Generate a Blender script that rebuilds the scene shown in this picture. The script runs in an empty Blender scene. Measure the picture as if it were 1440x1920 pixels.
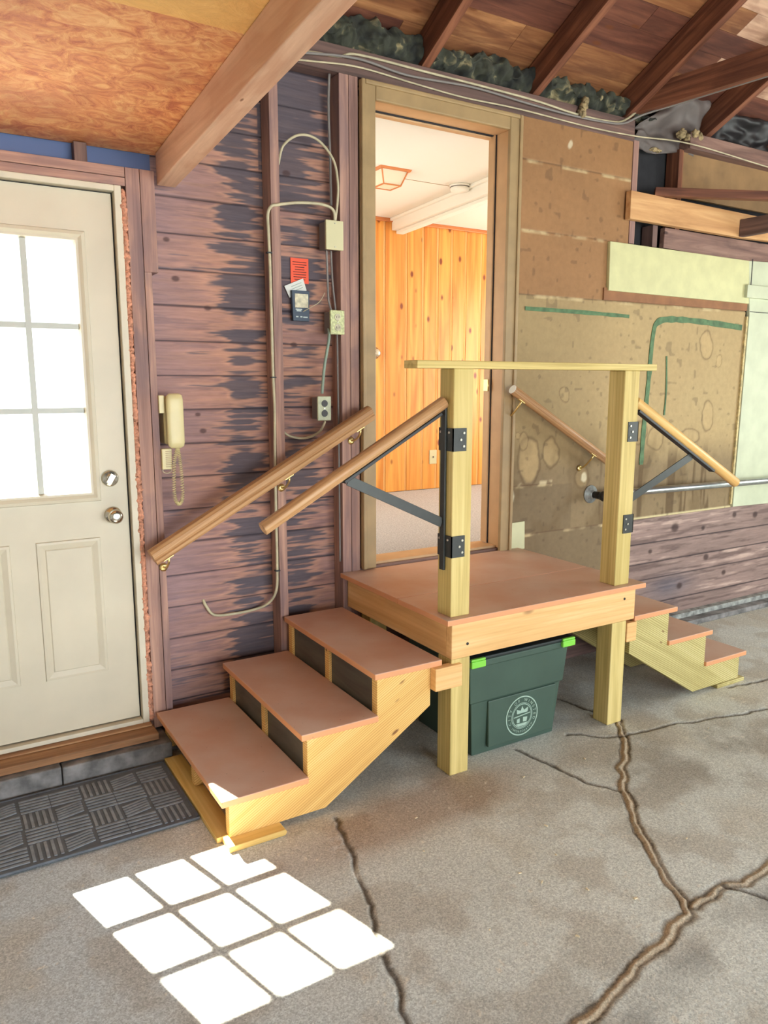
import bpy, bmesh, math, random
import numpy as np
from mathutils import Vector, Matrix
random.seed(7)
R = math.radians
sc = bpy.context.scene
C = sc.collection

# ---------------------------------------------------------------- camera, world, lights, exposure
cam_d = bpy.data.cameras.new('camera'); cam = bpy.data.objects.new('camera', cam_d); C.objects.link(cam)
cam.location = (0, -3.1, 1.53)
cam.rotation_euler = (R(90 - 9.583), 0, R(-31.025))
cam_d.sensor_fit = 'VERTICAL'; cam_d.sensor_height = 24; cam_d.lens = 1429 / 1920 * 24
cam_d.clip_start = 0.02; cam_d.clip_end = 200
sc.camera = cam
sc.view_settings.view_transform = 'Standard'; sc.view_settings.look = 'None'
sc.view_settings.gamma = 1; sc.view_settings.use_curve_mapping = False
sc.view_settings.exposure = 0.22
sc.cycles.use_denoising = True
sc.cycles.max_bounces = 8; sc.cycles.diffuse_bounces = 5; sc.cycles.glossy_bounces = 3
sc.cycles.transparent_max_bounces = 8; sc.cycles.sample_clamp_indirect = 6

world = bpy.data.worlds.new('daylight'); sc.world = world; world.use_nodes = True
wn = world.node_tree.nodes; wl = world.node_tree.links
bg = wn['Background']
sky = wn.new('ShaderNodeTexSky'); sky.sky_type = 'HOSEK_WILKIE'; sky.turbidity = 4.0; sky.ground_albedo = 0.5
sky.sun_direction = Vector((-0.22, 0.765, 1.0)).normalized()
mixw = wn.new('ShaderNodeMixRGB'); mixw.inputs[0].default_value = 0.7; mixw.inputs[2].default_value = (0.80, 0.93, 1.12, 1)
wl.new(sky.outputs[0], mixw.inputs[1]); wl.new(mixw.outputs[0], bg.inputs[0]); bg.inputs[1].default_value = 5.5

def sun(name, d, strength, col, ang):
    l = bpy.data.lights.new(name, 'SUN'); l.energy = strength; l.color = col; l.angle = R(ang)
    o = bpy.data.objects.new(name, l); C.objects.link(o)
    o.rotation_euler = Vector(d).to_track_quat('-Z', 'Y').to_euler(); o.location = (0, 6, 8)
sun('sun', (0.222, -0.765, -1.0), 60.0, (1.0, 0.93, 0.80), 0.55)

def area(name, loc, look, sx, sy, power, col):
    l = bpy.data.lights.new(name, 'AREA'); l.shape = 'RECTANGLE'; l.size = sx; l.size_y = sy; l.energy = power; l.color = col
    o = bpy.data.objects.new(name, l); C.objects.link(o); o.location = loc
    o.rotation_euler = (Vector(look) - Vector(loc)).to_track_quat('-Z', 'Y').to_euler()
    return o
area('garage_door_daylight', (2.4, -6.55, 1.15), (2.4, 0, 1.2), 4.8, 2.2, 175, (0.94, 1.0, 0.95))
area('right_fill', (6.4, -2.6, 1.5), (0, -2.0, 1.2), 2.6, 1.2, 85, (0.93, 1.0, 0.95))  # added fill lamp brightening floor and deck; the right wall has no window
area('house_left_fill', (1.35, 1.3, 1.75), (5, 1.3, 1.5), 1.2, 1.1, 13, (1.0, 0.99, 0.94))  # added lamp inside the closed house room, no window opening behind it
area('house_right_fill', (4.9, 1.0, 1.7), (2.4, 1.2, 2.0), 1.2, 1.3, 34, (1.0, 0.99, 0.94))  # second added lamp for the house room, standing before a solid wall

def portal(loc, look, sx, sy):
    o = area('daylight_portal', loc, look, sx, sy, 1, (1, 1, 1)); o.data.cycles.is_portal = True
portal((.275, .12, 1.58), (.275, -1, 1.58), .56, .98)
portal((2.4, -6.62, 1.15), (2.4, 0, 1.15), 5.0, 2.3)

# ---------------------------------------------------------------- helpers
def lin(c):
    return tuple(((v / 255) / 12.92 if v <= 10 else (((v / 255) + 0.055) / 1.055) ** 2.4) for v in c) + (1.0,)

def tag(o, label=None, cat=None, group=None, kind=None):
    if label: o['label'] = label
    if cat: o['category'] = cat
    if group: o['group'] = group
    if kind: o['kind'] = kind
    return o

def thing(name, loc, label=None, cat=None, group=None, kind=None):
    o = bpy.data.objects.new(name, None); C.objects.link(o); o.location = loc; o.empty_display_size = 0.05
    return tag(o, label, cat, group, kind)

def origin(o):
    v = Vector((0, 0, 0))
    while o: v += o.location; o = o.parent
    return v

class MB:
    """collects shapes given in world coordinates; gco holds grain coordinates (along, across, up)"""
    def __init__(s): s.v = []; s.f = []; s.g = []; s.sm = []
    def add(s, vs, fs, gs=None, smooth=False):
        b = len(s.v); s.v += [tuple(v) for v in vs]; s.g += [tuple(g) for g in (gs or vs)]
        s.f += [tuple(b + i for i in f) for f in fs]; s.sm += [smooth] * len(fs)
        return s
    def box(s, x0, x1, y0, y1, z0, z1, axis='X', seed=None):
        vs = [(x, y, z) for z in (z0, z1) for y in (y0, y1) for x in (x0, x1)]
        fs = [(0, 2, 3, 1), (4, 5, 7, 6), (0, 1, 5, 4), (2, 6, 7, 3), (0, 4, 6, 2), (1, 3, 7, 5)]
        k = random.random() * 20 if seed is None else seed
        p = {'X': (0, 1, 2), 'Y': (1, 0, 2), 'Z': (2, 0, 1)}[axis]
        gs = [(v[p[0]] + k, v[p[1]] + k * .37, v[p[2]] + k * .73) for v in vs]
        return s.add(vs, fs, gs)
    def bar(s, p, q, w, h, up=(0, 0, 1)):
        """box from p to q, w sideways, h along up"""
        p = Vector(p); q = Vector(q); d = (q - p); L = d.length; d.normalize()
        u = Vector(up); side = d.cross(u).normalized(); u = side.cross(d).normalized(); k = random.random() * 20
        vs = []; gs = []
        for c in (-.5, .5):
            for b in (-.5, .5):
                for a in (0, 1):
                    vs.append(p + d * L * a + side * w * b + u * h * c); gs.append((L * a + k, w * b + k * .4, h * c + k * .7))
        fs = [(0, 2, 3, 1), (4, 5, 7, 6), (0, 1, 5, 4), (2, 6, 7, 3), (0, 4, 6, 2), (1, 3, 7, 5)]
        return s.add(vs, fs, gs)
    def prism(s, pts, a, b, plane='XZ', gdir=(1, 0), seed=0.0):
        """polygon in a plane extruded between a and b along the third axis; gdir is the grain direction in the plane"""
        n = len(pts); gd = Vector(gdir).normalized(); vs = []; gs = []
        for t in (a, b):
            for (u, w) in pts:
                vs.append({'XZ': (u, t, w), 'YZ': (t, u, w), 'XY': (u, w, t)}[plane])
                gs.append((u * gd.x + w * gd.y + seed, t + seed, -u * gd.y + w * gd.x + seed * .3))
        fs = [tuple(range(n)), tuple(range(2 * n - 1, n - 1, -1))]
        fs += [(i, i + n, (i + 1) % n + n, (i + 1) % n) for i in range(n)]
        return s.add(vs, fs, gs)
    def cyl(s, p, q, r0, r1=None, n=20, caps=True, smooth=True):
        return s.tube([p, q], [r0, r0 if r1 is None else r1], n, caps, smooth)
    def tube(s, pts, r, n=8, caps=True, smooth=True, ov=None):
        pts = [Vector(p) for p in pts]; rs = r if isinstance(r, (list, tuple)) else [r] * len(pts)
        N = len(pts); vs = []; gs = []; fs = []; T = []
        for i in range(N):
            T.append((pts[min(i + 1, N - 1)] - pts[max(i - 1, 0)]).normalized())
        ref = Vector((0, 0, 1)) if abs(T[0].z) < .9 else Vector((1, 0, 0))
        u = T[0].cross(ref).normalized(); L = 0
        for i in range(N):
            if i: L += (pts[i] - pts[i - 1]).length
            u = (u - T[i] * u.dot(T[i])).normalized(); w = T[i].cross(u)
            for k in range(n):
                a = 2 * math.pi * k / n; c, d = math.cos(a), math.sin(a)
                vs.append(pts[i] + (u * c + w * d) * rs[i]); gs.append((L, c * rs[i], d * rs[i]))
        for i in range(N - 1):
            for k in range(n):
                fs.append((i * n + k, i * n + (k + 1) % n, (i + 1) * n + (k + 1) % n, (i + 1) * n + k))
        s.add(vs, fs, gs, smooth)
        if caps:
            b = len(s.v) - len(vs)
            s.f += [tuple(b + k for k in range(n - 1, -1, -1)), tuple(b + (N - 1) * n + k for k in range(n))]; s.sm += [False, False]
        return s
    def lathe(s, c, axis, prof, n=28, smooth=True):
        """prof: (distance along axis, radius)"""
        c = Vector(c); a = Vector(axis).normalized(); ref = Vector((0, 0, 1)) if abs(a.z) < .9 else Vector((1, 0, 0))
        u = a.cross(ref).normalized(); w = a.cross(u); vs = []; fs = []; m = len(prof)
        for (t, r) in prof:
            for k in range(n):
                g = 2 * math.pi * k / n; vs.append(c + a * t + (u * math.cos(g) + w * math.sin(g)) * max(r, 1e-4))
        for i in range(m - 1):
            for k in range(n):
                fs.append((i * n + k, i * n + (k + 1) % n, (i + 1) * n + (k + 1) % n, (i + 1) * n + k))
        s.add(vs, fs, None, smooth)
        b = len(s.v) - len(vs)
        s.f += [tuple(b + k for k in range(n - 1, -1, -1)), tuple(b + (m - 1) * n + k for k in range(n))]; s.sm += [False, False]
        return s
    def loops(s, x0, x1, z0, z1, offs, fill=True):
        """nested rectangles in the XZ plane, each (inset, y)"""
        b = []
        for (i, y) in offs:
            b.append([(x0 + i, y, z0 + i), (x1 - i, y, z0 + i), (x1 - i, y, z1 - i), (x0 + i, y, z1 - i)])
        vs = [v for q in b for v in q]; fs = []
        for k in range(len(b) - 1):
            for j in range(4): fs.append((k * 4 + j, k * 4 + (j + 1) % 4, k * 4 + 4 + (j + 1) % 4, k * 4 + 4 + j))
        if fill: fs.append(tuple(len(vs) - 4 + j for j in range(4)))
        return s.add(vs, fs)
    def build(s, name, mat, parent=None, bevel=0.0, seg=2, kind=None, fix=True):
        o0 = origin(parent) if parent else Vector((0, 0, 0))
        me = bpy.data.meshes.new(name); me.from_pydata([(v[0] - o0.x, v[1] - o0.y, v[2] - o0.z) for v in s.v], [], s.f)
        at = me.attributes.new('gco', 'FLOAT_VECTOR', 'POINT'); at.data.foreach_set('vector', np.array(s.g, dtype=np.float32).ravel())
        me.polygons.foreach_set('use_smooth', s.sm)
        me.update()
        if fix:
            bm = bmesh.new(); bm.from_mesh(me); bmesh.ops.recalc_face_normals(bm, faces=bm.faces); bm.to_mesh(me); bm.free()
        me.materials.append(mat)
        o = bpy.data.objects.new(name, me); C.objects.link(o)
        if parent: o.parent = parent
        if bevel > 0:
            m = o.modifiers.new('bevel', 'BEVEL'); m.width = bevel; m.segments = seg; m.limit_method = 'ANGLE'; m.angle_limit = R(40)
        if kind: o['kind'] = kind
        return o

def spline(pts, n=6):
    P = [Vector(p) for p in pts]; out = []
    for i in range(len(P) - 1):
        a = P[max(i - 1, 0)]; b = P[i]; c = P[i + 1]; d = P[min(i + 2, len(P) - 1)]
        for k in range(n):
            t = k / n
            out.append(0.5 * ((2 * b) + (c - a) * t + (2 * a - 5 * b + 4 * c - d) * t * t + (3 * b - a - 3 * c + d) * t ** 3))
    out.append(P[-1]); return out

# ---- numpy noise for painted grids
def vnoise(x, y, seed=0):
    xi = np.floor(x).astype(np.int64); yi = np.floor(y).astype(np.int64); xf = x - xi; yf = y - yi
    u = xf * xf * (3 - 2 * xf); v = yf * yf * (3 - 2 * yf)
    def h(a, b):
        n = (a * 374761393 + b * 668265263 + seed * 982451653) & 0x7fffffff
        n = ((n ^ (n >> 13)) * 1274126177) & 0x7fffffff
        return ((n ^ (n >> 16)) & 0xffff) / 65535.0
    return (h(xi, yi) * (1 - u) + h(xi + 1, yi) * u) * (1 - v) + (h(xi, yi + 1) * (1 - u) + h(xi + 1, yi + 1) * u) * v
def fbm(x, y, seed=0, o=4):
    s = 0; a = .5; t = 0
    for k in range(o):
        s = s + a * vnoise(x * 2 ** k + 13.7 * k, y * 2 ** k + 7.3 * k, seed + k); t += a; a *= .5
    return s / t
def sstep(a, b, x):
    t = np.clip((x - a) / (b - a), 0, 1); return t * t * (3 - 2 * t)
def mixc(c, d, m):
    return c * (1 - m[..., None]) + np.array(d)[None, :3] * m[..., None] if np.ndim(d) < 2 and len(np.shape(d)) == 1 else c * (1 - m[..., None]) + d * m[..., None]
def segdist(x, y, pts):
    d = np.full(x.shape, 9.0)
    for (a, b), (c, e) in zip(pts[:-1], pts[1:]):
        vx, vy = c - a, e - b; t = np.clip(((x - a) * vx + (y - b) * vy) / (vx * vx + vy * vy + 1e-9), 0, 1)
        d = np.minimum(d, np.hypot(x - a - t * vx, y - b - t * vy))
    return d
L3 = lambda r, g, b: np.array(lin((r, g, b))[:3])

def grid(name, u0, u1, v0, v1, step, pos, paint, mat, disp=None, kind='structure', parent=None):
    """fine sheet; pos maps (u, v, d) arrays to world xyz; paint gives rgb per vertex"""
    nu = int((u1 - u0) / step) + 1; nv = int((v1 - v0) / step) + 1
    U, V = np.meshgrid(np.linspace(u0, u1, nu), np.linspace(v0, v1, nv)); U = U.ravel(); V = V.ravel()
    D = disp(U, V) if disp else np.zeros_like(U)
    P = np.stack(pos(U, V, D), 1)
    idx = np.arange(nu * nv).reshape(nv, nu)
    q = np.stack([idx[:-1, :-1], idx[:-1, 1:], idx[1:, 1:], idx[1:, :-1]], -1).reshape(-1, 4)
    me = bpy.data.meshes.new(name); me.vertices.add(len(P)); me.vertices.foreach_set('co', P.astype(np.float32).ravel())
    me.loops.add(q.size); me.loops.foreach_set('vertex_index', q.ravel().astype(np.int32))
    me.polygons.add(len(q)); me.polygons.foreach_set('loop_start', np.arange(0, q.size, 4, dtype=np.int32))
    me.update(calc_edges=True)
    col = paint(U, V); a = me.color_attributes.new('paint', 'FLOAT_COLOR', 'POINT')
    a.data.foreach_set('color', np.concatenate([np.clip(col, 0, 1), np.ones((len(col), 1))], 1).astype(np.float32).ravel())
    me.polygons.foreach_set('use_smooth', [True] * len(q))
    me.materials.append(mat); o = bpy.data.objects.new(name, me); C.objects.link(o)
    if parent: o.parent = parent
    if kind: o['kind'] = kind
    return o

# ---------------------------------------------------------------- materials
def mat(name):
    m = bpy.data.materials.new(name); m.use_nodes = True; nt = m.node_tree
    return m, nt, nt.nodes['Principled BSDF'], nt.nodes.new, nt.links.new
def plain(name, c, rough=.5, metal=0, var=.0, vscale=20, bump=0, bscale=80, spec=.5):
    m, nt, b, N, Lk = mat(name)
    b.inputs['Base Color'].default_value = lin(c); b.inputs['Roughness'].default_value = rough; b.inputs['Metallic'].default_value = metal
    b.inputs['Specular IOR Level'].default_value = spec
    tc = N('ShaderNodeTexCoord')
    if var:
        n = N('ShaderNodeTexNoise'); n.inputs['Scale'].default_value = vscale; n.inputs['Detail'].default_value = 5
        r = N('ShaderNodeValToRGB'); r.color_ramp.elements[0].position = .35; r.color_ramp.elements[1].position = .68
        r.color_ramp.elements[0].color = lin(tuple(v * (1 - var) for v in c)); r.color_ramp.elements[1].color = lin(c)
        Lk(tc.outputs['Object'], n.inputs['Vector']); Lk(n.outputs[0], r.inputs[0]); Lk(r.outputs[0], b.inputs['Base Color'])
    if bump:
        n2 = N('ShaderNodeTexNoise'); n2.inputs['Scale'].default_value = bscale; n2.inputs['Detail'].default_value = 4
        bp = N('ShaderNodeBump'); bp.inputs['Strength'].default_value = bump; bp.inputs['Distance'].default_value = .004
        Lk(tc.outputs['Object'], n2.inputs['Vector']); Lk(n2.outputs[0], bp.inputs['Height']); Lk(bp.outputs[0], b.inputs['Normal'])
    return m

def wood(name, dark, mid, light, along=1.6, across=26, rough=.62, knots=0.0, knotc=(110, 62, 34), lines=0.0, linec=None, lscale=60,
         blotch=None, bamt=0.0, bump=.25):
    m, nt, b, N, Lk = mat(name)
    at = N('ShaderNodeAttribute'); at.attribute_name = 'gco'
    oi = N('ShaderNodeObjectInfo'); mul = N('ShaderNodeMath'); mul.operation = 'MULTIPLY'; mul.inputs[1].default_value = 17.3
    Lk(oi.outputs['Random'], mul.inputs[0])
    add = N('ShaderNodeVectorMath'); add.operation = 'ADD'; Lk(at.outputs['Vector'], add.inputs[0]); Lk(mul.outputs[0], add.inputs[1])
    mp = N('ShaderNodeMapping'); mp.inputs['Scale'].default_value = (along, across, across); Lk(add.outputs[0], mp.inputs['Vector'])
    n = N('ShaderNodeTexNoise'); n.inputs['Scale'].default_value = 1; n.inputs['Detail'].default_value = 7; n.inputs['Distortion'].default_value = .6
    n.inputs['Roughness'].default_value = .62; Lk(mp.outputs[0], n.inputs['Vector'])
    r = N('ShaderNodeValToRGB'); e = r.color_ramp.elements
    e[0].position = .3; e[0].color = lin(dark); e[1].position = .72; e[1].color = lin(light); k = e.new(.5); k.color = lin(mid)
    Lk(n.outputs[0], r.inputs[0]); cur = r.outputs[0]
    def mixin(fac_out, colr, cur, amt=1.0):
        mx = N('ShaderNodeMixRGB'); mx.inputs[2].default_value = lin(colr)
        ml = N('ShaderNodeMath'); ml.operation = 'MULTIPLY'; ml.inputs[1].default_value = amt; Lk(fac_out, ml.inputs[0])
        Lk(ml.outputs[0], mx.inputs[0]); Lk(cur, mx.inputs[1]); return mx.outputs[0]
    if lines:
        w = N('ShaderNodeTexWave'); w.wave_type = 'BANDS'; w.bands_direction = 'Z'; w.inputs['Scale'].default_value = lscale / 6.28 * 1.0
        w.inputs['Distortion'].default_value = 7; w.inputs['Detail'].default_value = 1.5; w.inputs['Detail Scale'].default_value = .35
        mw = N('ShaderNodeMapping'); mw.inputs['Scale'].default_value = (.12, .35, 1); Lk(add.outputs[0], mw.inputs['Vector']); Lk(mw.outputs[0], w.inputs['Vector'])
        rw = N('ShaderNodeValToRGB'); rw.color_ramp.elements[0].position = .55; rw.color_ramp.elements[1].position = .9
        Lk(w.outputs['Fac'], rw.inputs[0]); cur = mixin(rw.outputs[0], linec or dark, cur, lines)
    if blotch:
        nb = N('ShaderNodeTexNoise'); nb.inputs['Scale'].default_value = 1; nb.inputs['Detail'].default_value = 5; nb.inputs['Distortion'].default_value = 1.2
        mb = N('ShaderNodeMapping'); mb.inputs['Scale'].default_value = (2.2, 7, 7); Lk(add.outputs[0], mb.inputs['Vector']); Lk(mb.outputs[0], nb.inputs['Vector'])
        rb = N('ShaderNodeValToRGB'); rb.color_ramp.elements[0].position = .48; rb.color_ramp.elements[1].position = .62
        Lk(nb.outputs[0], rb.inputs[0]); cur = mixin(rb.outputs[0], blotch, cur, bamt)
    if knots:
        v = N('ShaderNodeTexVoronoi'); v.inputs['Scale'].default_value = 1; mv = N('ShaderNodeMapping'); mv.inputs['Scale'].default_value = (3.2, 9, 9)
        Lk(add.outputs[0], mv.inputs['Vector']); Lk(mv.outputs[0], v.inputs['Vector'])
        rv = N('ShaderNodeValToRGB'); rv.color_ramp.elements[0].position = knots * .5; rv.color_ramp.elements[0].color = (1, 1, 1, 1)
        rv.color_ramp.elements[1].position = knots; rv.color_ramp.elements[1].color = (0, 0, 0, 1)
        Lk(v.outputs['Distance'], rv.inputs[0]); cur = mixin(rv.outputs[0], knotc, cur, .85)
    Lk(cur, b.inputs['Base Color']); b.inputs['Roughness'].default_value = rough; b.inputs['Specular IOR Level'].default_value = .3
    bp = N('ShaderNodeBump'); bp.inputs['Strength'].default_value = bump; bp.inputs['Distance'].default_value = .003
    Lk(n.outputs[0], bp.inputs['Height']); Lk(bp.outputs[0], b.inputs['Normal'])
    return m

def painted(name, rough=.75, nscale=(60, 60, 60), namt=.35, bump=.3, fine=0.0, spec=.3, mscale=(1, 1, 1)):
    """vertex paint carries stains, marks and some painted-in light and shade, shader noise adds fine grain"""
    m, nt, b, N, Lk = mat(name)
    a = N('ShaderNodeVertexColor'); a.layer_name = 'paint'; tc = N('ShaderNodeTexCoord')
    mp = N('ShaderNodeMapping'); mp.inputs['Scale'].default_value = nscale; Lk(tc.outputs['Object'], mp.inputs['Vector'])
    n = N('ShaderNodeTexNoise'); n.inputs['Scale'].default_value = 1; n.inputs['Detail'].default_value = 6; n.inputs['Roughness'].default_value = .65
    Lk(mp.outputs[0], n.inputs['Vector'])
    mr = N('ShaderNodeMapRange'); mr.inputs[1].default_value = .3; mr.inputs[2].default_value = .7; mr.inputs[3].default_value = 1 - namt; mr.inputs[4].default_value = 1 + namt * .6
    Lk(n.outputs[0], mr.inputs[0])
    mx = N('ShaderNodeVectorMath'); mx.operation = 'SCALE'; Lk(a.outputs['Color'], mx.inputs[0]); Lk(mr.outputs[0], mx.inputs['Scale'])
    cur = mx.outputs[0]
    if fine:
        v = N('ShaderNodeTexVoronoi'); v.inputs['Scale'].default_value = 260; Lk(tc.outputs['Object'], v.inputs['Vector'])
        sp = N('ShaderNodeSeparateColor'); Lk(v.outputs['Color'], sp.inputs[0])
        m2 = N('ShaderNodeMapRange'); m2.inputs[3].default_value = 1 - fine; m2.inputs[4].default_value = 1 + fine * .7; Lk(sp.outputs[0], m2.inputs[0])
        mx2 = N('ShaderNodeVectorMath'); mx2.operation = 'SCALE'; Lk(cur, mx2.inputs[0]); Lk(m2.outputs[0], mx2.inputs['Scale']); cur = mx2.outputs[0]
    Lk(cur, b.inputs['Base Color']); b.inputs['Roughness'].default_value = rough; b.inputs['Specular IOR Level'].default_value = spec
    bp = N('ShaderNodeBump'); bp.inputs['Strength'].default_value = bump; bp.inputs['Distance'].default_value = .003
    Lk(n.outputs[0], bp.inputs['Height']); Lk(bp.outputs[0], b.inputs['Normal'])
    return m

M = {}
M['siding'] = painted('weathered_siding', .7, (7, 40, 95), .22, .45)
M['fiber'] = painted('fibreboard', .7, (30, 30, 30), .10, .12)
M['concrete'] = painted('concrete', .8, (100, 100, 100), .22, .6, fine=.26)
M['stud'] = wood('old_stud', (120, 92, 86), (160, 124, 112), (192, 152, 132), 1.4, 34, blotch=(112, 94, 100), bamt=.45)
M['studdark'] = wood('dark_stud', (82, 66, 62), (112, 88, 82), (138, 108, 96), 1.4, 34)
M['rafter'] = wood('red_brown_rafter', (84, 50, 38), (122, 76, 56), (158, 104, 76), 1.3, 30, blotch=(70, 40, 32), bamt=.4)
M['sheath'] = wood('roof_board', (112, 68, 46), (146, 98, 64), (190, 138, 92), 1.8, 20, knots=.12, blotch=(92, 54, 40), bamt=.55)
M['sheath2'] = wood('roof_board_dark', (80, 46, 38), (108, 66, 52), (136, 88, 66), 1.8, 20, knots=.12, blotch=(70, 42, 38), bamt=.5)
M['sheath3'] = wood('roof_board_pale', (170, 130, 108), (204, 166, 140), (228, 196, 168), 1.8, 20, knots=.12, blotch=(120, 80, 64), bamt=.6)
M['beam'] = wood('planed_beam', (186, 146, 120), (210, 170, 142), (226, 190, 162), .9, 18, knots=.05, blotch=(176, 120, 90), bamt=.35, bump=.12)
M['pine'] = wood('yellow_pine', (192, 152, 84), (218, 182, 108), (236, 204, 134), 1.0, 22, knots=.06, bump=.12)
M['treated'] = wood('treated_lumber', (172, 148, 88), (202, 178, 112), (222, 200, 136), 1.0, 26, knots=.045, knotc=(96, 76, 40), lines=.3, linec=(164, 140, 66), lscale=120, bump=.12)
M['stringer'] = wood('stringer_pine', (206, 158, 88), (228, 184, 110), (242, 206, 138), .9, 14, knots=.07, lines=.6, linec=(180, 124, 62), lscale=230, bump=.1)
M['stringer2'] = wood('treated_stringer', (170, 154, 98), (196, 182, 122), (214, 200, 146), .9, 14, knots=.05, lines=.75, linec=(140, 122, 66), lscale=220, bump=.1)
M['fir'] = wood('fir_joist', (206, 156, 98), (224, 178, 118), (238, 198, 142), 1.0, 16, knots=.15, knotc=(124, 78, 48), lines=.2, linec=(196, 140, 84), lscale=90, bump=.1)
M['rail'] = wood('oak_rail', (140, 100, 66), (178, 134, 92), (204, 164, 120), 1.2, 60, rough=.38, bump=.08)
M['railp'] = wood('pale_rail', (190, 140, 78), (214, 168, 100), (230, 190, 124), 1.2, 60, rough=.38, bump=.08)
M['sillw'] = wood('sill_wood', (124, 86, 56), (158, 114, 78), (188, 146, 104), 1.5, 26, blotch=(110, 80, 58), bamt=.4)
M['oldpale'] = wood('pale_old_board', (176, 128, 84), (204, 156, 106), (222, 180, 130), 1.3, 14, knots=.13, knotc=(120, 76, 46))
M['purple'] = wood('purple_grey_board', (98, 74, 68), (130, 100, 90), (160, 128, 114), 1.4, 22, knots=.1, knotc=(60, 40, 40), blotch=(84, 64, 60), bamt=.4)
M['door'] = plain('cream_door_paint', (206, 196, 174), .45, var=.04, vscale=5)
M['frame'] = plain('cream_frame', (214, 204, 182), .5, var=.06, vscale=8)
M['munt'] = plain('white_muntin', (176, 178, 170), .4)
M['casing'] = plain('tan_casing', (168, 140, 98), .5, var=.1, vscale=9)
M['jamb'] = plain('light_tan_jamb', (204, 164, 120), .5, var=.06, vscale=9)
M['dark'] = plain('dark_gap', (34, 34, 40), .9)
M['felt'] = plain('dark_felt', (46, 46, 50), .9, var=.3, vscale=9, bump=.5, bscale=20)
M['tarp'] = plain('grey_house_wrap', (112, 102, 98), .6, var=.2, vscale=6, bump=.5, bscale=9)
M['blackp'] = plain('black_sheet', (44, 40, 42), .5, var=.35, vscale=14)
M['ins'] = plain('insulation', (74, 74, 56), .95, var=.5, vscale=22, bump=1, bscale=60)
M['insp'] = plain('insulation_pale', (182, 160, 118), .95, var=.3, vscale=30, bump=1, bscale=60)
M['foam'] = plain('orange_foam', (228, 160, 128), .85, var=.28, vscale=60, bump=1, bscale=90)
M['cable'] = plain('cream_cable', (206, 194, 160), .5, var=.15, vscale=20)
M['cableg'] = plain('grey_cable', (128, 122, 118), .6)
M['cablegr'] = plain('green_grey_cable', (140, 158, 142), .5)
M['boxm'] = plain('cream_box', (208, 200, 158), .4)
M['boxs'] = plain('steel_box', (120, 112, 108), .5, .3)
M['outlet'] = plain('outlet_plate', (196, 200, 166), .4, var=.1, vscale=60)
M['outlet2'] = plain('yellow_outlet_plate', (214, 218, 160), .45, var=.22, vscale=90)
M['sock'] = plain('brown_socket', (38, 32, 30), .4)
M['orange'] = plain('orange_card', (238, 92, 62), .7)
M['white'] = plain('white_paper', (224, 224, 216), .7)
M['navy'] = plain('navy_booklet', (52, 66, 84), .5)
M['cream'] = plain('cream_picture', (218, 210, 180), .6, var=.25, vscale=50)
M['ink'] = plain('ink', (70, 36, 34), .8)
M['inkw'] = plain('pale_print', (190, 200, 196), .7)
M['phone'] = plain('beige_phone', (216, 202, 150), .38, var=.05, vscale=10)
M['brass'] = plain('brass', (222, 196, 132), .28, .9)
M['nickel'] = plain('nickel', (206, 200, 186), .18, 1.0)
M['steel'] = plain('galvanised_pipe', (190, 194, 192), .3, .85, var=.1, vscale=20)
M['zinc'] = plain('zinc_flange', (172, 178, 176), .45, .5, var=.2, vscale=60)
M['black'] = plain('black_steel', (62, 64, 62), .42, .3, var=.08, vscale=30)
M['black2'] = plain('black_channel', (30, 30, 31), .45)
M['screw'] = plain('zinc_screw', (210, 206, 190), .3, .8)
M['green'] = plain('pale_green_paint', (208, 204, 152), .55, var=.06, vscale=12)
M['green2'] = plain('pale_grey_green_paint', (198, 202, 172), .55, var=.07, vscale=8)
M['greens'] = plain('green_paint_stroke', (92, 126, 84), .7, var=.25, vscale=24)
M['bin'] = plain('dark_green_plastic', (66, 86, 74), .42, var=.08, vscale=6)
M['binlid'] = plain('black_green_lid', (24, 32, 32), .5)
M['lime'] = plain('lime_clip', (128, 204, 70), .4)
M['seal'] = plain('pale_seal_print', (156, 178, 162), .6)
M['mat'] = plain('dark_rubber', (100, 104, 112), .6, var=.12, vscale=30)
M['mat2'] = plain('rubber_rib', (150, 155, 162), .6, var=.15, vscale=30)
M['curb'] = plain('grey_curb', (146, 142, 140), .85, var=.35, vscale=16, bump=.6, bscale=50)
M['curbl'] = plain('pale_sill_plate', (172, 172, 166), .8, var=.4, vscale=22, bump=.5, bscale=40)
M['whitec'] = plain('white_ceiling', (238, 234, 222), .8)
M['whitet'] = plain('white_trim', (244, 242, 232), .5)
M['plate'] = plain('cream_plate', (206, 204, 164), .6, var=.05, vscale=10)
M['carpetx'] = plain('carpet', (206, 202, 200), .95, var=.22, vscale=120, bump=1, bscale=160)
M['lampg'] = plain('frosted_glass', (236, 226, 200), .4)
M['copper'] = plain('copper_frame', (206, 128, 76), .4, .2)
M['wallx'] = plain('outer_wall', (190, 186, 178), .9)
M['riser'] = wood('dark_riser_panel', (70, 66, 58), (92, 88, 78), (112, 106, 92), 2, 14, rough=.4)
M['pinebead'] = wood('pale_pine_bead', (228, 160, 88), (244, 190, 120), (252, 212, 150), 1.2, 20, rough=.35)
M['chip'] = plain('wood_chip', (226, 206, 170), .8)

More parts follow.
